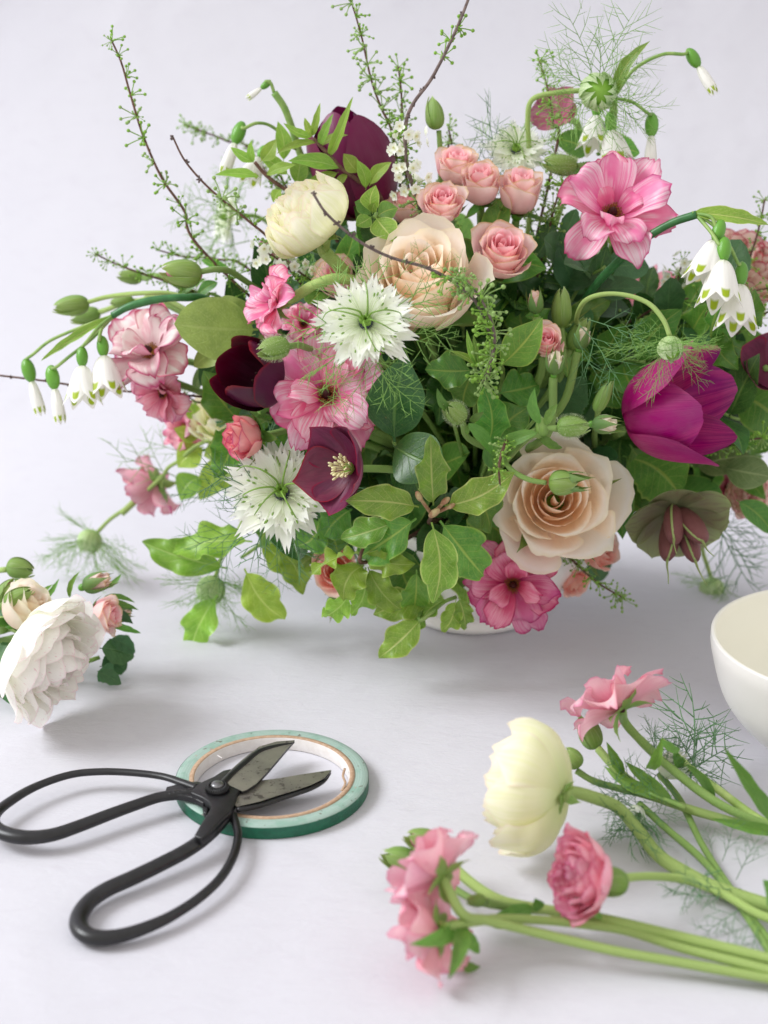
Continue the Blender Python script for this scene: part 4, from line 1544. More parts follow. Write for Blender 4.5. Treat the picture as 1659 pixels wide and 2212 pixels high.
# clustered blush spray roses
GR = 'small blush pink spray roses'
Rose('topmost small pink rose of the cluster, behind the others', 985, 368, .0, (.05, .72, .7), 50, 'blush_1', group=GR)
Rose('small pink rose between the topmost one and the large peach rose, edges browned', 1038, 412, -.012, (-.05, .66, .75), 52, 'blusht_3', roll=1, group=GR)
Rose('small pink rose directly above the large peach rose', 957, 447, -.03, (.0, .55, .85), 50, 'blush_1', roll=2, group=GR)
Rose('rightmost small pink rose of the top cluster, upright with a green sepal', 1122, 430, -.01, (.08, .75, .65), 56, 'blusht_4', roll=3, group=GR)
Rose('small pink rose facing front, right of the large peach rose', 1082, 552, -.04, (.08, .45, .9), 66, 'blush_1', roll=4, group=GR)
Rose('small pink rose partly hidden at the left of the top cluster', 880, 455, .0, (-.1, .7, .6), 44, 'blush_2', roll=5, group=GR)
Rose('pale pink rose half hidden behind the top white nigella', 735, 608, -.03, (-.3, .5, .8), 52, 'blush_2', roll=1.4, group=GR)
Rose('salmon pink rose hanging at the bottom behind the curled leaves', 722, 1232, -.055, (-.1, .1, 1), 50, 'salmon_1', group=GR)
Rose('salmon rosebud hanging below the bottom pink rose', 722, 1300, -.05, (-.15, -.9, .3), 26, 'bud_3', roll=1, sepals='bud', group=GR)
Rose('pink rose seen from the side below the open peach rose', 1292, 1188, -.03, (.55, .25, .6), 50, 'salmon_2', roll=2, group=GR)
Rose('small salmon rose tucked beside the bottom pink flower', 1243, 1258, -.03, (.4, -.5, .6), 32, 'salmon_1', roll=3, group=GR)
Rose('small peach pink rose deep among buds right of centre', 1180, 742, -.075, (-.1, .35, .9), 40, 'blush_1', roll=.7, group=GR)
GB_ = 'rosebuds with green sepals'
Rose('half open pale rosebud standing above the small peach pink rose', 1157, 662, -.06, (-.1, .95, .3), 27, 'bud_1', sepals='bud', group=GB_, cat='rosebud')
Rose('cream rosebud in pointed sepals in front of the small peach pink rose', 1198, 792, -.09, (.05, .9, .45), 30, 'peachbud_1', sepals='bud', group=GB_, cat='rosebud')
Rose('cream rosebud with long sepals right of the small peach pink rose', 1255, 738, -.07, (.25, .9, .3), 28, 'peachbud_2', sepals='bud', group=GB_, cat='rosebud')
Rose('opening pale bud held in front of the magenta tulip', 1298, 917, -.12, (.85, -.05, .5), 32, 'peachbud_3', sepals='bud', group=GB_, cat='rosebud',
     stem=[A(1275, 917, -.118), A(1240, 922, -.112), A(1180, 930, -.105), A(1110, 960, -.09), A(1060, 1000, -.05), MOUTH], stemr=.0013)
Rose('deep pink many petalled bloom facing left above the lower nigella', 530, 945, -.075, (-.80, -.12, .55), 58, 'camellia_1', roll=.5, cat='flower', sepals='open', stemr=.0018)
Rose('cream bud with dark wine heart lying over the open peach rose', 1228, 1040, -.142, (.86, .0, .35), 34, 'darkbud_1', roll=1, sepals='bud', cat='flower bud', zc=.6,
     stem=[A(1180, 1043, -.14), A(1140, 1035, -.135), A(1105, 1015, -.125), A(1085, 990, -.11), A(1060, 960, -.08), MOUTH], stemr=.0013)
green_bud('pale green sepals around the wine hearted bud over the peach rose', A(1212, 1043, -.142), face(.9, .0, .3), pr(29, A(1212, 1043, -.14)), stem=False, seed=3, length=1.0, blush=True)
green_bud('green rosebud in tight sepals behind the cream rosebud', A(1213, 672, -.05), face(0, .95, .2), pr(22, A(1213, 660, 0)), length=1.7)
green_bud('green rosebud leaning right below the arched nigella stalk', A(1195, 735, -.05) + Vector((.012, 0, .002)), face(.4, .8, .2), pr(20, A(1195, 705, 0)), length=1.7, seed=2)
green_bud('slim green bud at the left edge of the magenta tulip', A(1300, 862, -.09), face(.4, .9, .2), pr(17, A(1300, 865, -.09)), length=2.0, seed=1, stem=[A(1292, 885, -.085), A(1285, 930, -.05), A(1255, 1000, .0), MOUTH])

# ranunculus globes
globe('large cream ranunculus at the upper left, tilted to show its side', A(668, 476, -.05), face(-.62, .62, .38), pr(98, A(670, 480, -.05)), 'cream', 1, 0.0, roll=.4,
      stem=[A(700, 540, -.035), A(722, 565, -.04), A(745, 590, -.035), A(765, 620, -.02), A(800, 700, 0), MOUTH], smat='lime')
globe('cream bloom deep at the left behind the dark tulip', A(500, 893, .03), face(-.3, .5, .6), pr(78, A(500, 893, .03)), 'cream', 2, 0.3, roll=1)
globe('cream flower with red frilled edges behind the white bells at the right', A(1618, 585, .05), face(.35, .5, .7), pr(78, A(1615, 580, .05)), 'frilled', 3, 0.45)
globe('pale cream flower low behind the white bells at the right', A(1560, 650, .06), face(-.3, .3, .8), pr(66, A(1550, 640, .05)), 'cream', 2, .5)
globe('small cream and pink flower at the lower right edge', A(1610, 1062, .02), face(.4, -.1, .8), pr(44, A(1620, 1060, .02)), 'frilled', 4, .5)
globe('blurred cream flower behind the upper pink bloom', A(1300, 415, .07), face(.0, .6, .6), pr(52, A(1300, 430, .07)), 'cream', 1, .4)

# butterfly ranunculus
butterfly('bright pink open flower with dark cone, upper right in front of the wall', A(1322, 462, -.03), face(.02, .32, .95), pr(128, A(1325, 462, -.03)), 'pink', 1, roll=.2,
          stem=[A(1322, 470, -.02), A(1325, 540, .0), A(1312, 610, .01), A(1290, 700, .01), A(1200, 850, .01), MOUTH])
butterfly('large pink streaked open flower left of centre under the white nigella', A(704, 852, -.085), face(.06, .12, 1), pr(128, A(700, 850, -.085)), 'pink', 2, roll=.9)
butterfly('deep pink veined open flower at the bottom beside the vase', A(1108, 1262, -.075), face(-.05, -.12, 1), pr(104, A(1108, 1265, -.075)), 'magpink', 3, roll=1.7)
butterfly('pink ruffled flower turned left, above the dark wine tulip', A(592, 655, -.075), face(-.82, .12, .5), pr(82, A(575, 650, -.075)), 'pink', 4, roll=.3,
          stem=[A(632, 645, -.07), A(680, 615, -.075), A(730, 602, -.07), A(790, 620, -.05), A(850, 700, 0), MOUTH], stemr=.0026, smat='lime')
butterfly('pink flower with white streaked upper petal at the far left', A(325, 760, -.02), face(-.35, .45, .75), pr(108, A(325, 765, -.02)), 'picotee', 5, roll=.8)
butterfly('rose pink flower hanging just below the white streaked one at the far left', A(352, 850, -.01), face(-.35, -.55, .6), pr(70, A(350, 850, -.01)), 'rosepink', 6, roll=.8)
butterfly('blurred pink flower seen from behind at the lower left', A(340, 1045, .05), face(-.55, -.35, -.35), pr(80, A(340, 1045, .05)), 'rosepink', 1, roll=1.2,
          stem=[A(352, 1030, .05), A(300, 1075, .045), A(262, 1110, .04)], smat='lime')
butterfly('pink petals blurred behind the magenta tulip', A(1395, 640, .07), face(-.1, .6, .6), pr(80, A(1395, 640, .07)), 'rosepink', 2, roll=2)
butterfly('soft pink flower behind the leaves at the left edge of the mass', A(398, 925, .04), face(-.5, .0, .6), pr(62, A(398, 925, .04)), 'rosepink', 4, roll=2.6)
butterfly('small pink flower low at the right behind the green hellebore', A(1570, 1052, .03), face(.0, .0, .9), pr(34, A(1570, 1052, .03)), 'magpink', 3, roll=.6)
butterfly('mauve pink petals behind the cream ranunculus', A(590, 560, .03), face(-.3, .3, .8), pr(46, A(590, 560, .03)), 'dusty', 2, roll=.6)
butterfly('pink petals between the turned flower and the white nigella', A(655, 700, -.045), face(.1, .1, .9), pr(52, A(655, 700, -.045)), 'pink', 4, roll=1.6)

# nigella flowers
nigella('white nigella in front of the large peach rose, green horned centre', A(790, 694, -.125), face(-.03, .22, 1), pr(104, A(790, 694, -.125)), 1, roll=.3, bl=1.35, bracts=7)
nigella('white nigella at the lower left, below the deep pink bloom', A(608, 1062, -.085), face(-.05, .28, 1), pr(112, A(608, 1062, -.085)), 2, roll=1.1, bl=1.3, mat='threadd')
nigella('white nigella at the top right, behind the rose cluster', A(1114, 322, .02), face(.05, .45, .85), pr(66, A(1108, 340, .02)), 3, roll=.5)
nigella('pale nigella out of focus at the back left', A(488, 470, .10), face(-.75, .1, .4), pr(58, A(488, 470, .10)), 1, roll=.9, mat='thread')

# tulips
tulip('tall plum purple tulip at the top left of the arrangement', A(758, 358, .015), face(-.30, .90, .30), pr(102, A(760, 345, .015)), 'plum', 1, roll=.5, op=.40, length=2.25, zc=1.15)
tulip('magenta purple tulip opening to the right under the green pod', A(1450, 884, -.078), face(.80, .14, .56), pr(114, A(1450, 888, -.075)), 'magenta', 2, roll=.82, op=1.04, length=1.8, zc=.88,
      stem=[A(1340, 930, -.03), A(1280, 960, .0), MOUTH])
tulip('dark wine tulip at the left, open cup facing left', A(548, 812, -.08), face(-.62, .30, .72), pr(80, A(548, 812, -.08)), 'wine', 3, roll=.2, op=.78, length=1.7, zc=.9)

# hellebores
hellebore('burgundy hellebore with cream stamens, in the middle of the bouquet', A(757, 1012, -.115), face(-.68, .0, .70), pr(98, A(757, 1012, -.115)), 'burgundy', 1, roll=.55, cup=.62)
hellebore('olive green hellebore with purple brown seed pods at the lower right', A(1462, 1108, -.055), face(.02, -.62, .62), pr(118, A(1462, 1108, -.055)), 'olive', 2, roll=.3, cup=.12, stamens=False, pods=True, W=.6)
sprig('broad rounded green sepals at the left beside the wine tulip', [A(556, 705, -.03), A(600, 715, -.02)], [
    (A(558, 712, -.030), A(376, 700, -.050), .0330, dict(seed=1, roll=-.25)), (A(552, 722, -.028), A(418, 792, -.030), .0200, dict(seed=2, roll=.3)), (A(556, 700, -.026), A(470, 648, -.020), .0200, dict(seed=0, roll=-.5)),
    (A(560, 720, -.026), A(600, 770, -.030), .0180, dict(seed=3))], kind='round', mat='cup', name='hellebore', cat='flower')
hellebore('dusty pink hellebore blurred at the top right under the thread ball', A(1205, 250, .045), face(-.4, .3, .7), pr(58, A(1205, 250, .04)), 'dusty', 4, roll=.3, cup=.5, stamens=False)
hellebore('burgundy hellebore cut by the right edge beside the magenta tulip', A(1655, 795, -.02), face(.1, .2, .9), pr(72, A(1655, 795, -.02)), 'burgundy', 5, roll=1.1, cup=.5, stamens=False)

# buds
green_bud('plump green bud with rosy tip at the left, pointing left', A(398, 590, -.04), face(-.95, .12, .2), pr(32, A(398, 590, -.04)), seed=1, length=1.3, blush=True, stemr=.0016,
          stem=[A(428, 588, -.04), A(475, 582, -.035), A(520, 600, -.02), A(640, 700, 0), MOUTH])
green_bud('outermost green bud at the left on a long stalk', A(160, 660, .01), face(-.97, -.12, .1), pr(24, A(160, 660, .01)), seed=2, length=1.5, stemr=.0013,
          stem=[A(188, 653, .01), A(240, 640, .01), A(320, 633, .0), A(390, 640, .0), A(520, 700, .0), MOUTH], smat='lime')
green_bud('blurred green bud just under the outermost one at the left', A(190, 682, .05), face(-.95, -.2, .1), pr(20, A(190, 682, .05)), seed=3, length=1.5,
          stem=[A(215, 674, .05), A(300, 650, .04), A(420, 680, .02), MOUTH], smat='lime')
green_bud('small green bud above the outermost left bud', A(268, 652, .04), face(-.9, -.1, .1), pr(16, A(268, 652, .04)), seed=4, length=1.5, stem=[A(285, 655, .04), A(420, 690, .02), MOUTH])
green_bud('blurred green bud left of the plump rosy tipped bud', A(285, 598, .06), face(-.9, .1, .1), pr(17, A(285, 598, .06)), seed=1, length=1.5, stem=[A(305, 600, .06), A(420, 640, .03), MOUTH])
green_bud('downy green bud above the large pink flower', A(596, 752, -.12), face(-.85, -.22, .4), pr(27, A(596, 752, -.12)), seed=2, hairy=True, length=1.25,
          stem=[A(625, 748, -.115), A(660, 750, -.09), A(740, 800, -.03), MOUTH])
green_bud('upright green bud standing against the wall above the pink roses', A(939, 251, .01), face(-.12, 1, .05), pr(22, A(939, 250, .01)), seed=3, length=1.45, stemr=.0014, smat='green',
          stem=[A(948, 282, .01), A(951, 330, .01), A(955, 420, .01), A(990, 600, .0), MOUTH])
green_bud('green bud lying left of the upper pink flower', A(1215, 356, -.01), face(-.95, .12, .25), pr(24, A(1215, 356, -.01)), seed=1, length=1.5, hairy=True,
          stem=[A(1248, 358, -.01), A(1280, 366, .0), A(1310, 395, .01), A(1300, 600, .01), MOUTH])
green_bud('hairy green bud with leafy collar in the dark centre', A(985, 893, -.125), face(-.55, .45, .55), pr(25, A(985, 893, -.125)), seed=4, hairy=True, length=1.1,
          stem=[A(1000, 915, -.12), A(1010, 945, -.115), A(1050, 965, -.10), A(1085, 960, -.06), MOUTH], smat='green')
green_bud('hairy green bud over the top edge of the open peach rose', A(1232, 921, -.135), face(.95, .0, .2), pr(25, A(1232, 921, -.135)), seed=2, hairy=True, length=1.3,
          stem=[A(1205, 926, -.135), A(1175, 925, -.13), A(1130, 945, -.12), A(1080, 985, -.10), MOUTH])
green_bud('small calyx knob with horn like leaves beside the hairy bud', A(1172, 925, -.13), face(-.1, .95, .2), pr(17, A(1172, 925, -.13)), seed=1, length=1.2, stem=[A(1172, 940, -.13), A(1130, 955, -.12), MOUTH])

# lance leaves that go with those buds
def blades(label, items, mat='blade', kind='narrow', group='narrow lance leaves below the buds', stem=None):
    p0 = items[0][0]
    sprig(label, stem or [p0, p0 + Vector((.0, .02, -.004))], items, kind=kind, mat=mat, smat='green', stemr=.0012, to_vase=True, group=group)


blades('narrow green leaves curling up from the knob over the open peach rose', [
    (A(1165, 915, -.132), A(1155, 838, -.13), .0050), (A(1178, 918, -.133), A(1205, 872, -.13), .0040), (A(1160, 935, -.134), A(1062, 985, -.12), .0065),
    (A(1165, 940, -.13), A(1215, 968, -.13), .0045)])
blades('narrow green leaves beside the hairy bud in the dark centre', [
    (A(975, 890, -.125), A(944, 838, -.125), .0040), (A(1012, 915, -.122), A(1065, 985, -.12), .0060), (A(1015, 910, -.12), A(1045, 890, -.12), .0035), (A(1020, 918, -.12), A(1010, 940, -.12), .0030)])
blades('long narrow leaves dark over the left edge of the open peach rose', [
    (A(1058, 1010, -.11), A(1082, 955, -.12), .0060), (A(1065, 1000, -.115), A(1115, 950, -.12), .0050), (A(1070, 1012, -.11), A(1090, 1040, -.12), .0040)])

# nigella pods in their threads
nigella_pod('green nigella pod hanging on an arched stalk over the magenta tulip', A(1448, 752, -.12), face(.06, -.9, .35), pr(27, A(1448, 752, -.12)), pr(118, A(1448, 752, -.12)), 1,
            stem=[A(1447, 727, -.118), A(1432, 690, -.112), A(1400, 655, -.105), A(1350, 637, -.098), A(1300, 636, -.09), A(1262, 652, -.08), A(1245, 690, -.06), A(1240, 760, -.02), MOUTH], stemr=.0012)
nigella_pod('large pale green nigella ball with long threads at the top right', A(1292, 198, .0), face(.0, -.2, .95), pr(40, A(1292, 198, 0)), pr(150, A(1292, 198, 0)), 2, n2=3,
            stem=[A(1270, 195, .02), A(1205, 200, .02), A(1150, 215, .02), A(1140, 260, .02), A(1142, 320, .02), A(1140, 500, .02), MOUTH], stemr=.0014)
nigella_pod('blurred nigella pod hanging at the far left above the cut roses', A(194, 1168, .05), face(-.35, -.85, .1), pr(26, A(194, 1168, .05)), pr(115, A(194, 1168, .05)), 3,
            stem=[A(212, 1148, .05), A(240, 1120, .05), A(290, 1085, .045), A(350, 1030, .04), A(380, 1000, .03), A(520, 950, .02), MOUTH], stemr=.0012)
nigella_pod('pale nigella pod hanging low among wavy leaves at the left', A(456, 1272, -.02), face(-.1, -.95, .25), pr(30, A(455, 1272, -.02)), pr(100, A(455, 1272, -.02)), 4,
            stem=[A(466, 1245, -.02), A(480, 1200, -.02), A(510, 1150, -.01), A(600, 1090, .0), MOUTH], stemr=.0012)
nigella_pod('blurred nigella pod hanging at the lower right beside the bowl', A(1538, 1272, .04), face(.0, -1, .1), pr(26, A(1538, 1272, .04)), pr(74, A(1538, 1272, .04)), 5,
            stem=[A(1535, 1245, .04), A(1520, 1200, .04), A(1490, 1120, .03), A(1300, 1080, .02), MOUTH])

# loose thread leaves
def threads(label, items, mat='threadd', fork=9, seed=0, thick=.010, group='feathery thread leaves'):
    """items: (base, tip, lift)"""
    t = thing('thread_leaf', label, 'foliage', items[0][0], group=group)
    inv = mat_of(t).inverted()
    for i, (b, tp, *o) in enumerate(items):
        b, tp = Vector(b), Vector(tp)
        y = tp - b
        L = y.length
        y.normalize()
        z = (-FW + UP * .2)
        z = (z - y * z.dot(y)).normalized()
        x = y.cross(z)
        m = Matrix(((x.x, y.x, z.x), (x.y, y.y, z.y), (x.z, y.z, z.z))).to_4x4() @ Matrix.Scale(L, 4)
        m.translation = b
        part('bract', bract_mesh((seed + i) % 6, mat, fork, .12, thick, .6), t, inv @ m)
    return t


threads('green thread leaves fanning out below the top white nigella', [
    (A(805, 785, -.13), A(745, 905, -.135)), (A(810, 790, -.13), A(900, 905, -.135)), (A(800, 780, -.13), A(905, 800, -.14)), (A(790, 790, -.13), A(690, 830, -.135)),
    (A(740, 760, -.13), A(700, 900, -.14)), (A(730, 640, -.14), A(650, 560, -.135)), (A(860, 660, -.14), A(1000, 560, -.13)), (A(880, 690, -.14), A(985, 760, -.135)),
    (A(850, 620, -.14), A(905, 520, -.13)), (A(700, 740, -.13), A(655, 820, -.13))], 'thread', 7, 0, .008)
threads('dark green threads around the lower left nigella', [
    (A(560, 1130, -.07), A(420, 1060, -.06)), (A(570, 1140, -.06), A(400, 1165, -.05)), (A(600, 1160, -.07), A(590, 1290, -.07)), (A(640, 1150, -.08), A(770, 1190, -.085)),
    (A(560, 1110, -.06), A(455, 990, -.06)), (A(520, 1150, -.06), A(440, 1260, -.06)), (A(480, 1040, -.05), A(380, 1100, -.04))], 'threadd', 8, 2, .007)
threads('feathery threads at the far left below the hanging bells', [
    (A(400, 1040, .04), A(240, 960, .04)), (A(420, 990, .04), A(300, 935, .05))], 'thread', 6, 3, .008)
threads('feathery threads left of the arched nigella stalk', [
    (A(1240, 720, -.08), A(1300, 860, -.09)), (A(1270, 690, -.08), A(1420, 740, -.10)), (A(1250, 700, -.07), A(1370, 830, -.09))], 'threadd', 8, 4, .008)
threads('fine threads behind the rose cluster at the top', [
    (A(1060, 470, .01), A(1030, 290, .02)), (A(1100, 400, .02), A(1010, 230, .03)), (A(1140, 330, .02), A(1060, 270, .02)), (A(1090, 380, .02), A(1000, 330, .02))], 'threadd', 8, 1, .007)
threads('fine threads hanging by the lower right edge', [
    (A(1520, 1100, .02), A(1640, 1210, .03)), (A(1500, 1130, .03), A(1659, 1160, .03)), (A(1540, 1100, .02), A(1600, 1290, .03))], 'threadd', 9, 2, .008)
threads('blurred threads behind the upper left twigs', [
    (A(540, 520, .09), A(380, 560, .09)), (A(520, 470, .09), A(395, 400, .09)), (A(510, 450, .09), A(470, 340, .1)), (A(520, 500, .09), A(360, 470, .09))], 'thread', 8, 3, .008)

# drooping bells
LEU = 'drooping white bell flowers with green tips'
leucojum('arching stalk at the left with two open and two narrow white bells', [
    ('shut', A(68, 822, -.02), face(.28, -1, .0), pr(46, A(70, 820, -.02)), [A(243, 682, -.02), A(180, 705, -.02), A(110, 735, -.02), A(72, 765, -.02)]),
    ('shut', A(118, 838, -.03), face(.18, -1, .0), pr(46, A(118, 830, -.02)), [A(243, 684, -.02), A(200, 730, -.025), A(150, 770, -.03), A(118, 795, -.03)]),
    ('open', A(178, 790, -.035), face(.05, -1, .12), pr(54, A(178, 790, -.03)), [A(243, 684, -.02), A(215, 705, -.03), A(190, 735, -.035)]),
    ('open', A(224, 768, -.03), face(.12, -1, .12), pr(56, A(222, 768, -.03)), [A(245, 684, -.02), A(222, 705, -.025), A(214, 735, -.03)])],
    [A(243, 682, -.02), A(280, 662, -.02), A(340, 647, -.02), A(400, 643, -.02), A(450, 650, -.01), A(560, 720, .0)])
leucojum('two blurred white bells at the upper left, one arched over', [
    ('shut', A(565, 190, .03), face(-.75, -.6, .1), pr(24, A(565, 190, .03)), [A(592, 200, .03), A(585, 180, .03), A(574, 176, .03)]),
    ('shut', A(508, 308, .02), face(-.35, -1, .1), pr(46, A(508, 310, .02)), [A(640, 320, .03), A(590, 275, .03), A(555, 266, .025), A(525, 278, .02)]),
    ('open', A(560, 340, .03), face(-.4, -.9, .2), pr(38, A(560, 340, .03)), [A(640, 322, .03), A(610, 310, .03), A(580, 315, .03)])],
    [A(592, 200, .03), A(615, 235, .03), A(635, 290, .03), A(655, 350, .03), A(720, 500, .02)], smat='green', stemr=.0019)
leucojum('white bells on thin arched stalks around the thread ball at the top right', [
    ('shut', A(1508, 143, .01), face(.48, -.85, .1), pr(42, A(1508, 143, .01)), [A(1330, 205, .01), A(1370, 150, .01), A(1430, 118, .01), A(1478, 117, .01)]),
    ('shut', A(1407, 292, .0), face(-.05, -1, .1), pr(46, A(1407, 292, .0)), [A(1325, 212, .01), A(1365, 220, .01), A(1400, 245, .0)]),
    ('open', A(1288, 250, .015), face(-.1, -1, .2), pr(50, A(1290, 250, .01)), [A(1325, 212, .015), A(1305, 218, .015)]),
    ('open', A(1322, 282, .005), face(.1, -1, .2), pr(54, A(1320, 280, .01)), [A(1326, 212, .01), A(1325, 235, .008)])],
    [A(1326, 208, .012), A(1322, 300, .015), A(1310, 450, .015), A(1280, 650, .01)], smat='green')
leucojum('thick green stalk arching to the right edge with three large white bells', [
    ('open', A(1546, 520, -.065), face(-.32, -1, .12), pr(62, A(1546, 520, -.06)), [A(1505, 462, -.055), A(1535, 468, -.06), A(1548, 490, -.063)]),
    ('open', A(1562, 562, -.075), face(-.12, -1, .15), pr(66, A(1562, 560, -.07)), [A(1505, 465, -.055), A(1535, 500, -.065), A(1556, 530, -.073)]),
    ('open', A(1599, 614, -.07), face(-.12, -1, .12), pr(64, A(1600, 610, -.07)), [A(1505, 463, -.055), A(1545, 490, -.06), A(1575, 530, -.065), A(1595, 570, -.068)])],
    [A(1505, 463, -.055), A(1450, 482, -.05), A(1390, 518, -.045), A(1330, 570, -.035), A(1280, 625, -.025), A(1240, 690, -.01)], stemr=.0020)

# sheath leaves of the bell stalks
def one_leaf(label, base, tip, w, kind, mat, name='leaf_sheath', roll=0., seed=0, to_vase=False, cat='leaf', group=None, stem=None):
    b = Vector(base)
    sprig(label, stem or [b, b + (Vector(tip) - b) * -.03], [(b, tip, w, dict(roll=roll, seed=seed))], kind, mat, 'green', .0009, to_vase=to_vase, name=name, cat=cat, group=group)


one_leaf('papery curved sheath leaf hanging from the left bell stalk', A(243, 684, -.02), A(88, 780, -.03), .0044, 'narrow', 'lime', seed=1)
one_leaf('yellow green sheath leaf bending over the right edge above the bells', A(1500, 460, -.055), A(1662, 487, -.05), .0085, 'narrow', 'lime', seed=2)
one_leaf('broad upright yellow green blade rising beside the thread ball', A(1325, 205, -.002), A(1405, 88, -.002), .0062, 'narrow', 'lime', seed=0, name='blade_leaf')

# twigs with buds
twig('tall twig at the left leaning outwards, green buds to the tip', [A(240, 85, .0), A(262, 135, .0), A(282, 205, .0), A(310, 295, .0), A(350, 385, .0), A(398, 455, .0), A(450, 555, .0)], seed=1, to_vase=True, step=.0105, size=.0070)
twig('tall twig at the top leaning left with dense green buds', [A(752, -20, .02), A(780, 75, .02), A(800, 165, .02), A(822, 230, .02), A(848, 290, .02), A(870, 420, .02)], seed=2, to_vase=True, step=.0075, size=.0072)
twig('short green budded twig between the two tall top twigs', [A(860, 143, .03), A(866, 190, .03), A(869, 250, .03), A(872, 350, .03)], seed=3, to_vase=True, step=.0065, size=.0070)
twig('tall grey twig at the top leaning right, white blossoms at its middle', [A(1015, -10, -.02), A(985, 65, -.02), A(935, 165, -.02), A(892, 225, -.022), A(876, 275, -.024), A(880, 360, -.025), A(905, 440, -.02), A(915, 490, -.01)], seed=4, to_vase=False, mat='grey',
     r=(.0013, .0008), bare=((0, .08), (.32, .52)), bloom=(.56, .83), step=.0085, size=.0075)
twig('thin twig above the cream ranunculus, bare at its tip', [A(372, 293, -.01), A(398, 345, -.01), A(440, 395, -.01), A(490, 440, -.012), A(540, 480, -.012), A(585, 520, -.01), A(640, 600, .0)], seed=5, to_vase=True, bare=((0, .25),), step=.013, size=.0080)
twig('small dark budded twig pointing left at the upper left', [A(205, 548, .03), A(250, 570, .03), A(310, 592, .03), A(370, 612, .03), A(450, 650, .03)], seed=6, to_vase=True, step=.008, size=.0060)
twig('pale blurred twig tip at the back left', [A(398, 268, .12), A(440, 285, .12), A(490, 305, .12), A(560, 350, .12)], seed=7, step=.008, size=.0065, to_vase=True)
twig('dark twig sweeping in front over the cream ranunculus and the peach rose', [A(675, 415, -.135), A(700, 455, -.135), A(738, 492, -.135), A(790, 530, -.135), A(850, 558, -.135), A(920, 578, -.135), A(985, 612, -.133), A(1030, 655, -.132), A(1055, 710, -.13), A(1062, 770, -.12), A(1050, 830, -.10)],
     seed=8, mat='grey', bare=((0, .42),), step=.0085, size=.0078, r=(.0010, .0006), dens=1.0)
twig('dense green bud spray hanging in front of the olive leaf at the centre', [A(1000, 600, -.132), A(1035, 640, -.134), A(1060, 690, -.135), A(1068, 740, -.13), A(1055, 800, -.125), A(1040, 830, -.11)], seed=9, mat='grey', step=.0058, size=.0082)
twig('bare thin twig running level past the left bells', [A(-10, 810, .0), A(90, 822, .0), A(200, 838, .0), A(350, 852, .0), A(440, 858, .0), A(560, 885, .0)], seed=10, kind='bare', step=.009, size=.006, r=(.0008, .0006), to_vase=True)
twig('green budded twig tip pointing right below the open peach rose', [A(1348, 1292, -.05), A(1305, 1268, -.05), A(1268, 1240, -.05), A(1230, 1205, -.045), A(1180, 1170, -.03)], seed=11, to_vase=True, step=.0055, size=.0065)
twig('reddish twig crossing level behind the white bells at the right', [A(1665, 622, .0), A(1600, 632, .0), A(1520, 640, .0), A(1440, 655, .0), A(1390, 680, .0), A(1300, 740, .0)], seed=12, to_vase=True, step=.009, size=.0068)
twig('budded twig rising at the right edge', [A(1652, 430, .03), A(1640, 490, .03), A(1622, 550, .03), A(1600, 610, .03), A(1500, 700, .03)], seed=13, to_vase=True, step=.008, size=.0062)
twig('budded twig fanning right below the reddish twig', [A(1668, 668, .0), A(1620, 700, .0), A(1560, 745, .0), A(1500, 780, .0), A(1400, 850, .0)], seed=14, to_vase=True, step=.007, size=.0065)
twig('small budded twig low at the right edge', [A(1650, 945, -.03), A(1625, 950, -.03), A(1590, 960, -.03), A(1500, 980, -.02)], seed=15, to_vase=True, step=.006, size=.0065)
twig('thin brown twig tip hanging over the wavy leaf', [A(1080, 1048, -.145), A(1078, 1010, -.145), A(1085, 975, -.14), A(1100, 940, -.12)], seed=16, step=.006, size=.0055, mat='brown')
twig('green budded twig right of the rose cluster', [A(1215, 395, .0), A(1200, 440, .0), A(1185, 500, .0), A(1170, 560, .0), A(1150, 640, .0)], seed=17, to_vase=True, step=.006, size=.0070)
twig('green buds over the dusty pink hellebore', [A(1165, 130, .03), A(1185, 200, .03), A(1195, 270, .025), A(1200, 330, .02)], seed=18, to_vase=True, step=.008, size=.0060)
twig('budded twig between upper pink flower and the pink roses', [A(1150, 405, .03), A(1145, 480, .03), A(1150, 560, .03)], seed=19, to_vase=True, step=.006, size=.0065)
twig('green buds right of the upright green bud', [A(968, 275, .05), A(975, 310, .05), A(970, 350, .05)], seed=20, to_vase=True, step=.006, size=.0065)
twig('tiny buds and blossoms below the cream ranunculus', [A(560, 530, -.02), A(600, 560, -.02), A(650, 590, -.02), A(700, 640, -.01)], seed=21, to_vase=True, step=.008, size=.006, bloom=(.0, .3))
twig('buds at the left under the twig tips', [A(340, 540, .05), A(400, 555, .05), A(470, 560, .05), A(560, 600, .04)], seed=22, to_vase=True, step=.007, size=.006)

# ------------------------------------------------------------------ leaves
W_ = .001
sprig('wavy edged light green leaf rosette in front at the centre', [A(932, 1105, -.125), A(935, 1110, -.10), A(930, 1130, -.05)], [
    (A(936, 1092, -.127), A(930, 940, -.135), .0160, dict(seed=1, roll=.25)),
    (A(905, 1095, -.127), A(746, 1082, -.135), .0165, dict(seed=2, roll=-.3)),
    (A(932, 1128, -.127), A(936, 1303, -.125), .0180, dict(seed=0)),
    (A(960, 1092, -.127), A(1112, 1020, -.130), .0165, dict(seed=3, roll=.2)),
    (A(950, 1125, -.120), A(1045, 1245, -.105), .0230, dict(seed=2, mat='mid')),
    (A(900, 1120, -.112), A(775, 1205, -.095), .0225, dict(seed=1, mat='mid')),
    (A(990, 1060, -.10), A(1060, 1150, -.085), .022, dict(seed=0, mat='mid')),
    (A(850, 1130, -.105), A(736, 1165, -.10), .0150, dict(seed=1))], smat='brown')
g = Geo()
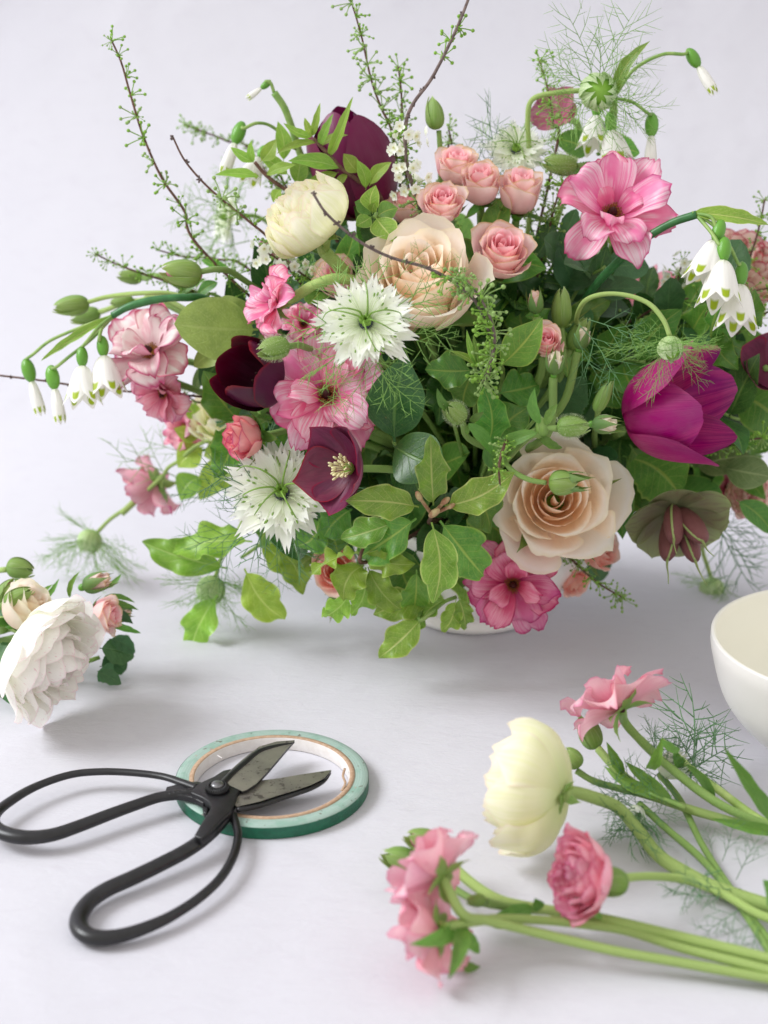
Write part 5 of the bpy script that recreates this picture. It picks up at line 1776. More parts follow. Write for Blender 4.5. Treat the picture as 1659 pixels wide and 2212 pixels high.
for (x, y, q) in ((905, 1072, .0030), (962, 1082, .0028), (938, 1108, .0034), (975, 1093, .0022)):
    p = A(x, y, -.131)
    g.add(ball(q * .55, q * .55, q, 8, 6), frame(p, face(-.3 if x < 930 else .8, .6, .3)))
    g.tube([A(933, 1112, -.124), p], .0009, 6, 3)
single('leaf_buds', g, [plain_mat('tan_leaf_bud', lin('B8A878'), lin('9A6A50'), 300, .5)], 'little tan leaf buds at the heart of the wavy leaf rosette', 'bud')
sprig('curly light green shoot hanging at the bottom in front of the salmon rose', [A(790, 1165, -.10), A(788, 1215, -.10)], [
    (A(786, 1195, -.10), A(672, 1243, -.105), .010, dict(kind='wavier', seed=1, roll=1.0)),
    (A(792, 1195, -.10), A(898, 1218, -.11), .013, dict(kind='wavier', seed=2, roll=.7)),
    (A(787, 1222, -.10), A(742, 1298, -.11), .018, dict(kind='wavier', seed=3)),
    (A(790, 1225, -.10), A(758, 1330, -.095), .014, dict(kind='wavier', seed=0, roll=-.4)),
    (A(795, 1225, -.10), A(868, 1318, -.105), .015, dict(kind='wavier', seed=2, roll=.5)),
    (A(755, 1285, -.105), A(698, 1332, -.10), .013, dict(kind='wavier', seed=1, roll=-.6))], mat='bright', smat='brown')
sprig('light green wavy shoot touching lowest over the table', [A(985, 1290, -.075), A(960, 1300, -.08), A(905, 1335, -.085)], [
    (A(912, 1335, -.085), A(818, 1422, -.09), .0165, dict(seed=1)),
    (A(930, 1300, -.075), A(806, 1328, -.08), .0180, dict(seed=2)),
    (A(970, 1292, -.08), A(898, 1372, -.085), .0110, dict(seed=3, roll=.6)),
    (A(985, 1295, -.08), A(955, 1365, -.08), .0110, dict(kind='wavier', seed=0)),
    (A(990, 1290, -.08), A(1005, 1360, -.08), .0100, dict(kind='wavier', seed=1)),
    (A(900, 1230, -.09), A(890, 1330, -.07), .015, dict(kind='wavy', seed=1, mat='mid'))])
sprig('two overlapping wavy leaves reaching left below the lower nigella', [A(520, 1205, -.03), A(620, 1150, -.02)], [
    (A(492, 1228, -.035), A(306, 1170, -.02), .0190, dict(seed=1, roll=-.3)),
    (A(545, 1170, -.04), A(372, 1195, -.03), .0205, dict(seed=2, roll=.2)),
    (A(528, 1228, -.045), A(616, 1338, -.045), .0200, dict(seed=3)),
    (A(600, 1185, -.04), A(655, 1285, -.045), .0160, dict(seed=0)),
    (A(470, 1285, -.03), A(410, 1412, -.03), .0185, dict(seed=2)),
    (A(560, 1170, -.03), A(640, 1250, -.03), .0150, dict(seed=1))], mat='bright')
sprig('bright green out of focus leaves at the left edge below the cream bloom', [A(400, 980, .03), A(520, 970, .03)], [
    (A(440, 940, .03), A(375, 925, .03), .010), (A(445, 950, .03), A(480, 900, .03), .012), (A(440, 965, .03), A(384, 1010, .025), .017), (A(440, 1030, .03), A(390, 1082, .025), .016),
    (A(470, 980, .03), A(430, 1080, .03), .016), (A(500, 960, .02), A(440, 985, .02), .014), (A(480, 1000, .02), A(500, 1060, .02), .014), (A(530, 1000, .01), A(460, 1040, .01), .014),
    (A(560, 940, .01), A(620, 1000, .01), .014), (A(430, 905, .03), A(405, 870, .03), .009)], kind='smooth', mat='bright')
sprig('fresh lime shoot of narrow leaves in front of the plum tulip', [A(676, 298, -.01), A(706, 330, -.01), A(738, 364, -.01), A(775, 392, -.01), A(830, 445, .0)], [
    (A(673, 295, -.01), A(612, 266, -.015), .0046), (A(674, 293, -.01), A(658, 254, -.01), .0036), (A(675, 293, -.01), A(692, 222, -.01), .0036),
    (A(690, 312, -.01), A(720, 246, -.015), .0046, dict(seed=2)), (A(712, 335, -.01), A(763, 208, -.02), .0053, dict(seed=3)), (A(695, 312, -.01), A(752, 292, -.015), .0043),
    (A(682, 308, -.01), A(598, 332, -.015), .0040), (A(738, 366, -.01), A(622, 348, -.02), .0092, dict(kind='smooth', seed=2)), (A(732, 372, -.01), A(663, 392, -.015), .0066, dict(kind='smooth')),
    (A(748, 376, -.01), A(712, 414, -.02), .0040), (A(775, 375, -.01), A(742, 332, -.01), .0086, dict(kind='smooth', seed=1)), (A(798, 402, -.01), A(846, 350, -.01), .0073, dict(kind='smooth', seed=0)),
    (A(790, 410, -.01), A(770, 345, -.01), .0066, dict(kind='smooth', seed=3))], kind='narrow', mat='bright', smat='brown')
sprig('leafy lime shoot at the upper left above the cream ranunculus', [A(550, 350, .0), A(574, 378, .0), A(610, 405, .0), A(645, 425, .0), A(700, 470, .0)], [
    (A(552, 352, .0), A(498, 318, .0), .0056, dict(kind='smooth')), (A(546, 350, .0), A(542, 304, .0), .0038), (A(565, 384, .0), A(464, 378, -.005), .0056, dict(kind='smooth', seed=2)),
    (A(562, 350, .01), A(597, 300, .01), .0084, dict(kind='smooth')), (A(572, 380, .0), A(640, 356, -.005), .0063, dict(kind='smooth', seed=1)), (A(612, 350, .015), A(600, 262, .015), .0084, dict(kind='smooth', seed=3)),
    (A(608, 408, .0), A(590, 437, .0), .0063, dict(kind='smooth')), (A(625, 380, .01), A(560, 330, .012), .0084, dict(kind='smooth', seed=1)), (A(640, 400, .01), A(650, 330, .01), .0098, dict(kind='smooth', seed=2)),
    (A(650, 410, .01), A(700, 350, .01), .0098, dict(kind='smooth', seed=0, mat='mid')), (A(630, 430, .01), A(590, 465, .012), .0070, dict(kind='smooth', seed=0))], kind='narrow', mat='bright', smat='brown')
sprig('small lime shoot over the top edge of the peach rose', [A(808, 468, -.045), A(830, 500, -.03)], [
    (A(805, 462, -.046), A(812, 400, -.048), .0095), (A(803, 468, -.046), A(768, 488, -.05), .0085), (A(812, 470, -.046), A(856, 524, -.06), .0130, dict(seed=2)), (A(800, 466, -.044), A(766, 436, -.044), .0115, dict(mat='mid')),
    (A(814, 468, -.044), A(860, 450, -.044), .0110, dict(mat='mid', seed=1)), (A(804, 460, -.047), A(810, 438, -.05), .0050)], kind='smooth', mat='lime')
sprig('glossy dark green pair of leaves right of the burgundy hellebore', [A(850, 955, -.09), A(870, 980, -.05)], [
    (A(852, 955, -.09), A(878, 765, -.10), .0290, dict(seed=1, kind='smooth')), (A(848, 962, -.092), A(958, 1012, -.115), .0270, dict(seed=2, roll=.3)), (A(850, 980, -.08), A(910, 1090, -.09), .022, dict(seed=0))], kind='round', mat='dark')
sprig('wavy dark green leaf under the peach rose', [A(1022, 800, -.085), A(1030, 830, -.06)], [
    (A(1022, 800, -.085), A(918, 798, -.09), .0190, dict(kind='wavy', seed=1)), (A(1022, 805, -.085), A(1000, 880, -.08), .0170, dict(kind='wavy', seed=2))], mat='mid')
sprig('upright green leaf in the dark centre', [A(1048, 968, -.09), A(1050, 990, -.06)], [
    (A(1050, 968, -.095), A(1043, 832, -.10), .0165, dict(seed=3)), (A(1060, 960, -.085), A(1140, 880, -.08), .024, dict(seed=1, mat='mid')), (A(1075, 850, -.07), A(1165, 830, -.06), .020, dict(mat='mid'))], mat='mid')
sprig('broad olive leaf behind the green bud spray', [A(1080, 785, -.075), A(1085, 820, -.05)], [
    (A(1078, 792, -.08), A(1172, 686, -.085), .0180, dict(seed=2, roll=.3))], kind='smooth', mat='mid')
blades('fresh narrow leaves at the foot of the green bud spray', [
    (A(1032, 790, -.105), A(1008, 712, -.11), .0032), (A(1034, 785, -.105), A(1022, 722, -.11), .0030), (A(1030, 792, -.105), A(972, 758, -.11), .0032), (A(1036, 790, -.105), A(1050, 735, -.11), .0030)], 'lime')
sprig('blue green serrated rose leaf below the rosebuds', [A(1215, 800, -.05), A(1200, 830, -.03)], [
    (A(1205, 905, -.055), A(1262, 815, -.06), .0215, dict(seed=1)), (A(1200, 900, -.05), A(1140, 850, -.045), .018, dict(seed=2))], kind='serrated', mat='rose')
sprig('broad lobed dark leaves under the magenta tulip', [A(1350, 1000, -.02), A(1320, 1010, .0)], [
    (A(1345, 985, -.03), A(1470, 1072, -.05), .0340, dict(seed=0)), (A(1360, 960, -.03), A(1440, 1120, -.035), .030, dict(seed=1)), (A(1340, 1000, -.02), A(1400, 1100, -.03), .026, dict(seed=2))], kind='lobed', mat='mid')
sprig('dull green leaves fanning to the right edge below the tulip', [A(1480, 1000, .0), A(1440, 1010, .01)], [
    (A(1440, 985, .0), A(1570, 960, -.01), .0260, dict(seed=0)), (A(1500, 1010, -.01), A(1620, 985, -.02), .020, dict(seed=1)), (A(1560, 1010, -.02), A(1665, 1030, -.03), .020, dict(seed=2)),
    (A(1430, 1050, .01), A(1560, 1065, .0), .020, dict(seed=3, mat='mid')), (A(1590, 1080, -.02), A(1668, 1150, -.02), .014, dict(mat='mid'))], kind='round', mat='sage')
sprig('green leaf curving round the right side of the open peach rose', [A(1310, 990, -.04), A(1300, 1000, -.02)], [
    (A(1308, 985, -.045), A(1345, 1165, -.05), .0170, dict(seed=1)), (A(1345, 1165, -.045), A(1345, 1060, -.04), .0060)], kind='smooth', mat='mid')
sprig('dark leaves in the gap right of the magenta tulip', [A(1610, 870, -.01), A(1560, 900, .01)], [
    (A(1595, 850, -.01), A(1690, 920, -.02), .034, dict(seed=1)), (A(1560, 770, .01), A(1660, 740, .01), .024, dict(seed=2)), (A(1520, 800, .02), A(1600, 720, .02), .022, dict(seed=0))], kind='round', mat='mid')
sprig('dull green blade leaf behind the arched nigella stalk', [A(1330, 760, .02), A(1300, 800, .02)], [
    (A(1330, 770, .02), A(1510, 640, .02), .012, dict(seed=0)), (A(1340, 780, .02), A(1490, 720, .02), .014, dict(seed=1)), (A(1400, 800, .02), A(1530, 690, .02), .015, dict(seed=1, kind='smooth'))], kind='narrow', mat='blade')
sprig('dark serrated leaf behind the bells at the top right', [A(1290, 330, .03), A(1290, 380, .03)], [
    (A(1290, 320, .03), A(1382, 330, .03), .017, dict(seed=1)), (A(1280, 330, .03), A(1200, 300, .03), .017, dict(seed=2)), (A(1290, 350, .03), A(1230, 400, .03), .016, dict(seed=0))], kind='serrated', mat='mid')
sprig('small round dark leaves beside the plump rosy tipped bud', [A(440, 640, .0), A(500, 660, .0)], [
    (A(425, 640, .0), A(470, 610, .0), .0070), (A(430, 560, .03), A(500, 590, .03), .0060), (A(450, 600, .03), A(380, 640, .03), .0050)], kind='round', mat='mid')
sprig('green leaf hanging under the wine tulip', [A(500, 790, .0), A(540, 800, .0)], [
    (A(470, 750, .0), A(500, 865, .0), .026, dict(seed=1)), (A(440, 780, .01), A(420, 850, .01), .0060)], kind='round', mat='sage')
sprig('green foliage behind the lower nigella', [A(640, 1170, -.04), A(680, 1150, -.02)], [
    (A(690, 1120, -.06), A(640, 1180, -.06), .020, dict(seed=0, mat='mid')), (A(700, 1130, -.06), A(730, 1200, -.06), .020, dict(seed=1, mat='mid')), (A(700, 1190, -.05), A(640, 1230, -.05), .0070), (A(640, 1120, -.04), A(560, 1180, -.03), .018, dict(mat='mid')),
    (A(760, 1100, -.07), A(700, 1160, -.07), .02, dict(seed=2, mat='mid')), (A(830, 1240, -.06), A(850, 1330, -.05), .016, dict(seed=2, mat='dark', kind='smooth'))], mat='lime')

# ------------------------------------------------------------------ leafy stems that fill the inside
ANCH = [(905, 610, 'top peach rose'), (1203, 1077, 'open peach rose'), (790, 694, 'upper white nigella'), (608, 1062, 'lower white nigella'), (668, 480, 'cream ranunculus'),
        (760, 345, 'plum tulip'), (1455, 880, 'magenta tulip'), (548, 812, 'wine tulip'), (1325, 460, 'bright pink flower'), (704, 855, 'large streaked pink flower'), (1108, 1265, 'bottom veined pink flower'),
        (757, 1010, 'burgundy hellebore'), (1465, 1140, 'olive hellebore'), (460, 710, 'green hellebore'), (1082, 552, 'front small pink rose'), (985, 893, 'hairy bud in the dark centre'),
        (932, 1105, 'wavy leaf rosette'), (1060, 740, 'green bud spray'), (1447, 752, 'arched nigella pod'), (1240, 855, 'serrated rose leaf'), (1180, 742, 'small peach pink rose'),
        (1395, 640, 'blurred pink petals'), (500, 893, 'deep cream bloom'), (722, 1232, 'salmon rose'), (1232, 921, 'bud above the peach rose'), (575, 650, 'turned pink flower'), (1560, 600, 'large white bells'),
        (1655, 795, 'edge hellebore'), (1108, 340, 'top nigella'), (870, 850, 'glossy dark leaf')]
KW = dict(smooth='pointed', round='rounded', serrated='toothed', wavy='wavy', lobed='lobed')
CW = dict(mid='mid green', dark='dark green', rose='blue green', sage='dull sage')
USED = set()


def fill_label(x, y, kd, mt):
    near = sorted(ANCH, key=lambda a: (a[0] - x) ** 2 + (a[1] - y) ** 2)
    for a in near[:6]:
        dx, dy = x - a[0], y - a[1]
        if dx * dx + dy * dy < 45 ** 2:
            rel = 'tucked right behind'
        elif abs(dx) > abs(dy):
            rel = 'deep inside just ' + ('right' if dx > 0 else 'left') + ' of'
        else:
            rel = 'deep inside just ' + ('below' if dy > 0 else 'above')
        lab = '%s %s leaves %s the %s' % (KW[kd], CW[mt], rel, a[2])
        if lab not in USED:
            break
    USED.add(lab)
    return lab


def fill():
    rng = random.Random(11)
    protos = ['smooth', 'round', 'serrated', 'wavy', 'lobed']
    spots = []
    tries = 0
    def inside(x, y):
        e = ((x - 1010) / 560) ** 2 + ((y - 830) / 400) ** 2
        return e < 1 and not (y > 1200 and x > 1150) and not (x > 1350 and y > 1060)
    while len(spots) < 125 and tries < 8000:
        tries += 1
        x, y = rng.uniform(450, 1640), rng.uniform(525, 1270)
        if x > 1350:
            y = rng.uniform(660, 1060)
        Y = rng.uniform(-.035, .05)
        if not inside(x, y):
            if not (x > 1350 and 660 < y < 1060):
                continue
        if any((x - a) ** 2 + (y - b) ** 2 < 54 ** 2 for a, b, _ in spots):
            continue
        spots.append((x, y, Y))
    for i, (x, y, Y) in enumerate(spots):
        tip = A(x, y, Y)
        out = (tip - Vector((VASE.x, VASE.y + .02, .13))).normalized()
        kd = rng.choice(protos)
        mt = rng.choice(['mid', 'dark', 'dark', 'rose', 'dark', 'mid', 'rose'])
        lv = []
        for k in range(rng.choice((5, 6, 7))):
            b = tip - out * (.006 + .007 * k)
            a = k * 2.4 + rng.random()
            u = out.orthogonal().normalized()
            v = out.cross(u)
            d = (u * math.cos(a) + v * math.sin(a) + out * rng.uniform(.1, .9) + Vector((0, -.35, 0))).normalized()
            L = rng.uniform(.024, .042)
            lv.append((b, b + d * L, L * rng.uniform(.38, .6), dict(seed=rng.randrange(4), roll=rng.uniform(-.6, .6))))
        sprig(fill_label(x, y, kd, mt), [tip, tip - out * .025], lv, kd, mt, 'green', .0012, True, 'leafy stems inside the bouquet')


fill()

# ------------------------------------------------------------------ cut flowers lying at the left
def L_(x, y, z):
    return T(x, y, z)


p = T(94, 1412, .040)
globe('large loose white ranunculus with pink flecks lying at the left edge', p, face(.80, -.38, .26), pr(118, p), 'white', 5, .42, roll=.6, cal=.5, zc=.45,
      stem=[T(75, 1372, .034), T(30, 1352, .030), T(-30, 1335, .026), T(-120, 1310, .020)], smat='lime', stemr=.0034)
p = T(40, 1227, .055)
green_bud('round green bud on a stalk above the lying white ranunculus', p, face(.75, -.15, .1), pr(25, p), seed=2, length=1.15, smat='lime', stem=[T(15, 1230, .055), T(-30, 1236, .05), T(-110, 1250, .045)])
p = T(198, 1262, .052)
rose('rose', 'pale peach rosebud rising behind the lying white ranunculus', p, face(.75, .25, .2), pr(34, p), 'bud_2', sepals='bud', cat='rosebud', group='cut roses lying at the left',
     stem=[T(170, 1290, .045), T(120, 1330, .035), T(0, 1360, .02), T(-100, 1370, .01)])
p = T(48, 1320, .045)
rose('rose', 'cream and blush rose lying at the left edge behind the ranunculus', p, face(.5, .45, .3), pr(60, p), 'peachcup_1', group='cut roses lying at the left',
     stem=[T(10, 1360, .03), T(-40, 1370, .02), T(-110, 1380, .012)])
p = T(222, 1330, .040)
rose('rose', 'small blush rose with spiky sepals right behind the white ranunculus', p, face(.85, .05, .3), pr(40, p), 'blush_1', group='cut roses lying at the left',
     stem=[T(180, 1340, .035), T(100, 1360, .03), T(-20, 1390, .015), T(-100, 1400, .01)])
p = T(262, 1325, .034)
rose('rose', 'tiny rosebud with long green sepals at the right of the cut roses', p, face(.95, .0, .1), pr(17, p), 'bud_1', sepals='bud', cat='rosebud', group='cut roses lying at the left',
     stem=[T(240, 1330, .034), T(180, 1350, .03), T(60, 1390, .015), T(-60, 1410, .008)])
p = T(35, 1290, .055)
green_bud('green rosebud at the left edge above the cream and blush rose', p, face(.7, .35, .1), pr(20, p), seed=1, length=1.6, stem=[T(10, 1305, .05), T(-50, 1340, .04), T(-100, 1350, .03)])
sprig('dark green rose leaves poking out right of the white ranunculus', [T(215, 1420, .012), T(150, 1440, .010), T(60, 1450, .010)], [
    (T(215, 1400, .020), T(290, 1418, .010), .0150, dict(seed=1)), (T(215, 1440, .010), T(275, 1428, .006), .0130, dict(seed=2)), (T(210, 1450, .008), T(240, 1468, .004), .0120, dict(seed=0)),
    (T(240, 1320, .036), T(285, 1312, .034), .006, dict(kind='narrow')), (T(240, 1340, .034), T(288, 1348, .030), .006, dict(kind='narrow')), (T(60, 1400, .02), T(0, 1460, .012), .020, dict(seed=3)), (T(40, 1470, .012), T(20, 1520, .006), .016),
    (T(40, 1340, .03), T(-20, 1330, .03), .014), (T(20, 1440, .02), T(-30, 1400, .02), .02)],
    kind='serrated', mat='rose', to_vase=False, stemr=.0016)

# ------------------------------------------------------------------ cut flowers lying at the right
p = T(1340, 1528, .052)
butterfly('pale pink flower seen from behind, top of the cut flowers at the right', p, face(-.40, .62, -.30), pr(122, p), 'pale', 7, roll=.4, centre=True,
          stem=[T(1350, 1560, .040), T(1385, 1600, .034), T(1450, 1660, .026), T(1560, 1740, .018), T(1700, 1800, .010)], stemr=.0021, smat='green')
p = T(1275, 1587, .032)
green_bud('green flower bud with curled sepal below the pale pink flower', p, face(-.35, .9, .1), pr(27, p), seed=3, length=1.35, stemr=.0020, smat='lime',
          stem=[T(1292, 1617, .028), T(1335, 1665, .022), T(1400, 1712, .016), T(1480, 1745, .012), T(1600, 1778, .010), T(1720, 1800, .008)])
p = T(1160, 1712, .036)
globe('large cream ranunculus lying on its side, stalk bending right', p, face(-.80, .05, -.42), pr(128, p), 'cream', 6, .12, roll=.3, cal=.6, zc=.45,
      stem=[T(1232, 1710, .034), T(1280, 1722, .028), T(1335, 1745, .018), T(1380, 1795, .010), T(1425, 1850, .006), T(1500, 1895, .005), T(1580, 1930, .005), T(1720, 1975, .005)], stemr=.0029, smat='lime')
p = T(1238, 1640, .030)
green_bud('small green bud peeking from behind the lying cream ranunculus', p, face(-.5, .6, -.1), pr(22, p), seed=1, length=1.1, stem=[T(1245, 1665, .025), T(1290, 1690, .02), T(1400, 1720, .012), T(1560, 1770, .006)])
p = T(1258, 1893, .030)
globe('rose pink half closed flower lying beneath the cream ranunculus', p, face(-.80, .12, .38), pr(80, p), 'rosepink', 7, .35, roll=.7, cal=.8,
          stem=[T(1330, 1898, .026), T(1400, 1893, .018), T(1480, 1900, .010), T(1560, 1930, .008), T(1640, 1975, .008), T(1740, 2010, .008)], stemr=.0018, smat='lime')
p = T(1285, 1880, .026)
green_bud('green sepals clasping the back of the rose pink half closed flower', T(1318, 1905, .026), face(-.8, .1, .2), pr(34, p), seed=2, length=1.3, blush=True, stem=False)
p = T(952, 1893, .036)
butterfly('pink ruffled flower lying in the foreground, upper of the pair', p, face(-.66, .42, -.50), pr(116, p), 'pale', 9, roll=.2,
          stem=[T(1000, 1975, .026), T(1060, 1990, .020), T(1180, 2020, .014), T(1330, 2055, .010), T(1500, 2085, .007), T(1720, 2125, .005)], stemr=.0020, smat='lime')
p = T(948, 2008, .020)
butterfly('pink ruffled flower drooping onto the table, lower of the pair', p, face(-.72, -.35, -.42), pr(108, p), 'pale', 7, roll=1.9,
          stem=[T(1000, 1995, .022), T(1080, 1985, .018), T(1200, 1990, .013), T(1350, 2010, .010), T(1480, 2050, .009), T(1720, 2110, .007)], stemr=.0020, smat='lime')
p = T(925, 1822, .022)
green_bud('larger green bud of the pair lying in the foreground', p, face(-.85, .35, .1), pr(32, p), seed=1, length=1.35, blush=True, stemr=.0022,
          stem=[T(960, 1850, .018), T(1010, 1900, .014), T(1080, 1945, .012), T(1180, 1965, .012), T(1300, 1985, .012), T(1450, 2020, .011), T(1720, 2085, .009)], smat='lime')
p = T(872, 1860, .014)
green_bud('lower green bud of the pair with pale stripe in the foreground', p, face(-.8, .3, .1), pr(31, p), seed=2, length=1.3, stem=[T(905, 1885, .012), T(950, 1900, .010), T(1040, 1950, .010), T(1180, 1968, .010)])
p = T(1032, 1945, .018)
green_bud('small dark green bud between the foreground stalks', p, face(-.95, .05, .1), pr(15, p), seed=3, length=1.3, stem=[T(1050, 1948, .016), T(1100, 1960, .012), T(1200, 1970, .010)])
blades('small green leaves clasping the foreground stalks', [
    (T(1140, 1955, .014), T(1040, 1990, .010), .0060), (T(1180, 1960, .014), T(1150, 1945, .016), .0040), (T(1260, 1990, .014), T(1190, 1960, .006), .0050)]) if False else None
sprig('small green leaves clasping the foreground stalks', [T(1170, 1962, .013), T(1300, 1985, .012)], [
    (T(1150, 1960, .014), T(1045, 1995, .008), .0081, dict(seed=1)), (T(1170, 1962, .014), T(1155, 1940, .020), .0050), (T(1300, 1985, .013), T(1236, 1940, .020), .0031, dict(seed=2)), (T(1238, 1942, .020), T(1290, 1915, .026), .0025, dict(seed=3)),
    (T(985, 1990, .02), T(885, 2040, .028), .0062, dict(seed=0)), (T(1000, 2000, .02), T(968, 2118, .018), .0062, dict(seed=1)), (T(1010, 2010, .015), T(1035, 2060, .004), .0043, dict(seed=2)), (T(990, 2070, .006), T(1038, 2088, .003), .0043)],
    kind='narrow', mat='blade', to_vase=False, stemr=.0008)
p = T(1445, 1640, .022)
# white nigella lying on its side, crumpled
def lying_nigella(label, x, y, z, f, px, seed, stem, mat='threadd', bl=1.9, nb=12):
    p = T(x, y, z)
    base = p
    t = thing('nigella', label, 'flower', M=frame(base, face(*f), 0, pr(px, p)), group='white nigella flowers lying among threads')
    for j in range(11):
        me = petal_mesh('petal', PETAL['nigella'], P=[(.06, 0), (.42, .05), (.55, .6), (.32 + .1 * (j % 3), 1.05)], W=.30, bw=.3, pk=.6, tw=.4, rd=.3, teeth=3, tooth=.2, Rc=.5, ruf=.05, nu=12, nv=9, seed=seed * 20 + j)
        part('petal', me, t, Rz(j * 2.2))
    rng = random.Random(seed)
    for j in range(nb):
        part('bract', bract_mesh(j % 6, mat, 10, .2, .009, .7), t, Rz(j * 6.28 / nb) @ Matrix.Rotation(rng.uniform(-.2, 1.2), 4, 'X') @ Matrix.Scale(bl * rng.uniform(.8, 1.15), 4))
    make_stem(t, stem, .0016, None, 'green')


lying_nigella('crumpled white nigella in dark threads right of the lying buds', 1425, 1668, .018, (.75, .45, .3), 66, 3,
              [T(1425, 1672, .016), T(1470, 1730, .010), T(1520, 1830, .004), T(1600, 1950, .003), T(1700, 2080, .003)])
lying_nigella('half hidden white nigella in threads below the crossing stalks', 1378, 1745, .010, (-.2, -.3, .4), 48, 4,
              [T(1380, 1735, .010), T(1440, 1790, .006), T(1520, 1860, .004), T(1600, 1960, .003), T(1690, 2100, .003)], bl=2.4, nb=13)
threads('thread leaves lying across the lower right stalks', [
    (T(1560, 1880, .006), T(1420, 1910, .004)), (T(1590, 1930, .006), T(1440, 1960, .004)), (T(1610, 1960, .006), T(1500, 2010, .003)), (T(1560, 1860, .01), T(1600, 1760, .03)), (T(1590, 1900, .01), T(1640, 1790, .03)),
    (T(1630, 1990, .005), T(1560, 2040, .003)), (T(1540, 1850, .01), T(1530, 1780, .02)), (T(1600, 1920, .006), T(1470, 1935, .012)), (T(1640, 2000, .005), T(1600, 2080, .003))], 'threadd', 8, 1, .009)
threads('thread leaf sprig standing up beside the bowl', [(T(1490, 1690, .02), A(1520, 1500, -.16)), (T(1470, 1680, .02), A(1570, 1600, -.17)), (T(1480, 1690, .02), A(1460, 1560, -.17))], 'threadd', 9, 4, .008)
threads('thread leaves poking left towards the cream ranunculus', [(T(1400, 1700, .012), T(1290, 1665, .03)), (T(1400, 1720, .012), T(1270, 1700, .02)), (T(1390, 1740, .01), T(1330, 1830, .012)), (T(1390, 1740, .01), T(1290, 1770, .02)),
                                                                 (T(1420, 1770, .01), T(1400, 1850, .01))], 'threadd', 9, 2, .008)
sprig('long green blade leaves at the lower right edge', [T(1665, 1790, .02), T(1740, 1800, .01)], [
    (T(1690, 1800, .012), T(1562, 1612, .060), .0062, dict(seed=0, roll=.2)), (T(1690, 1800, .012), T(1535, 1768, .020), .0050, dict(seed=1)), (T(1680, 1960, .012), T(1648, 1900, .030), .0099, dict(seed=2, kind='smooth')),
    (T(1540, 1740, .014), T(1480, 1650, .030), .0043, dict(seed=3)), (T(1700, 1900, .01), T(1655, 1990, .004), .0087, dict(kind='smooth'))], kind='narrow', mat='blade', to_vase=False, stemr=.0014)
sprig('narrow green leaves around the bud stalks beside the pale pink flower', [T(1400, 1712, .018), T(1480, 1745, .014)], [
    (T(1345, 1672, .022), T(1310, 1602, .040), .0046, dict(seed=1)), (T(1400, 1660, .026), T(1432, 1590, .050), .0050, dict(seed=2)), (T(1430, 1600, .048), T(1470, 1620, .042), .0037, dict(seed=3)),
    (T(1440, 1725, .016), T(1305, 1655, .022), .0053, dict(seed=0)), (T(1450, 1728, .016), T(1350, 1645, .026), .0050, dict(seed=1)), (T(1345, 1672, .022), T(1335, 1640, .030), .0037)],
    kind='narrow', mat='blade', to_vase=False, stemr=.0014)
sprig('light green stalk crossing behind the lying flowers at the right', [T(1430, 1600, .030), T(1480, 1650, .024), T(1550, 1705, .016), T(1640, 1770, .010), T(1720, 1810, .008)], [
    (T(1480, 1650, .024), T(1455, 1615, .035), .005)], kind='narrow', mat='blade', smat='lime', to_vase=False, stemr=.0022, name='flower_stalk', cat='stalk')
sprig('mid green leaves hiding the rim of the vase below the rosette', [A(1040, 1130, -.05), A(1050, 1110, -.03)], [
    (A(1010, 1120, -.06), A(1105, 1190, -.07), .022, dict(seed=0)), (A(1020, 1140, -.06), A(1000, 1270, -.065), .020, dict(seed=1)), (A(1060, 1130, -.06), A(1085, 1235, -.06), .020, dict(seed=2)),
    (A(870, 1180, -.06), A(900, 1290, -.06), .020, dict(seed=3)), (A(1080, 1080, -.06), A(1050, 1200, -.06), .020, dict(seed=3)), (A(960, 1180, -.05), A(1010, 1310, -.055), .018, dict(seed=0, mat='lime')),
    (A(860, 1240, -.05), A(960, 1300, -.05), .018, dict(seed=1, mat='lime'))], mat='mid')

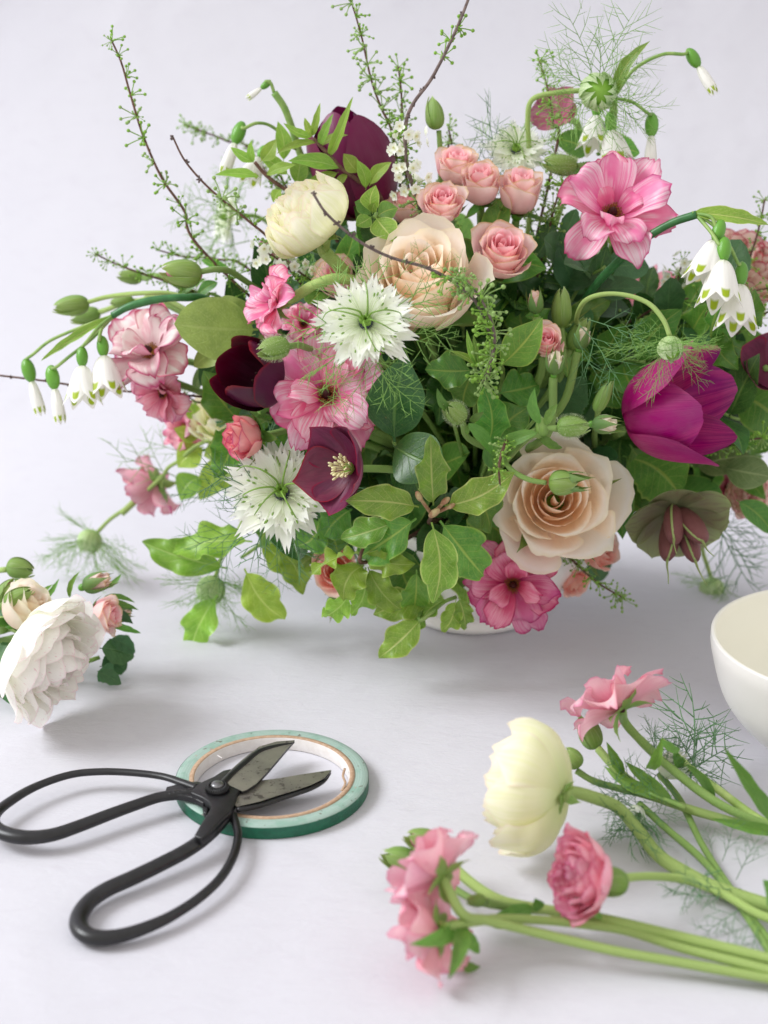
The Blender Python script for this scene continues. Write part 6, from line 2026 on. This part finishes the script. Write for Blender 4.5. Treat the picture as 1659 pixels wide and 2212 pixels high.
sprig('deep green leaves low behind the heart of the rosette', [A(960, 1140, -.05), A(975, 1120, -.03)], [
    (A(955, 1130, -.055), A(900, 1190, -.07), .022, dict(seed=0)), (A(965, 1130, -.055), A(1010, 1190, -.07), .022, dict(seed=1)), (A(960, 1120, -.055), A(960, 1060, -.07), .020, dict(seed=2)),
    (A(985, 1170, -.05), A(990, 1250, -.06), .020, dict(seed=3)), (A(900, 1190, -.05), A(850, 1230, -.06), .020, dict(seed=1)), (A(960, 1100, -.05), A(1020, 1080, -.06), .020, dict(seed=2))], kind='smooth', mat='dark')

sprig('spiky narrow green sepals and leaves bristling right of the cut roses', [T(215, 1325, .034), T(120, 1360, .02), T(0, 1390, .012)], [
    (T(225, 1290, .044), T(292, 1302, .042), .0030), (T(228, 1300, .042), T(300, 1318, .038), .0034), (T(232, 1345, .034), T(305, 1368, .026), .0036), (T(230, 1270, .046), T(262, 1240, .052), .0028),
    (T(150, 1290, .045), T(172, 1235, .060), .0030), (T(80, 1300, .045), T(115, 1262, .056), .0032), (T(60, 1275, .05), T(30, 1250, .056), .0034), (T(100, 1290, .045), T(128, 1250, .055), .0028),
    (T(235, 1380, .024), T(292, 1410, .012), .0090, dict(kind='serrated', mat='rose')), (T(210, 1450, .010), T(262, 1478, .003), .0080, dict(kind='serrated', mat='rose'))],
    kind='narrow', mat='blade', to_vase=False, stemr=.0010)
p = T(12, 1285, .05)
green_bud('pale green bud at the very left edge above the cut roses', p, face(.5, .7, .1), pr(24, p), seed=2, length=1.4, blush=True, stem=[T(0, 1310, .045), T(-50, 1340, .035), T(-110, 1350, .03)])
twig('blurred budded twig among the cream bloom and the wine tulip', [A(398, 850, .02), A(430, 870, .02), A(470, 860, .02), A(540, 880, .01)], seed=31, to_vase=True, step=.007, size=.006)
twig('small white blossomed twig behind the large bells at the right', [A(1475, 560, .02), A(1460, 620, .02), A(1440, 680, .02), A(1400, 760, .01)], seed=32, to_vase=True, step=.007, size=.006, bloom=(0, .4))
twig('green budded twig rising between the cream ranunculus and the plum tulip', [A(600, 372, .03), A(625, 420, .03), A(640, 480, .03)], seed=33, to_vase=True, step=.006, size=.006)
twig('budded twig beside the upper pink flower at its lower left', [A(1190, 480, .01), A(1180, 540, .01), A(1170, 600, .01), A(1140, 700, .0)], seed=34, to_vase=True, step=.006, size=.0065)
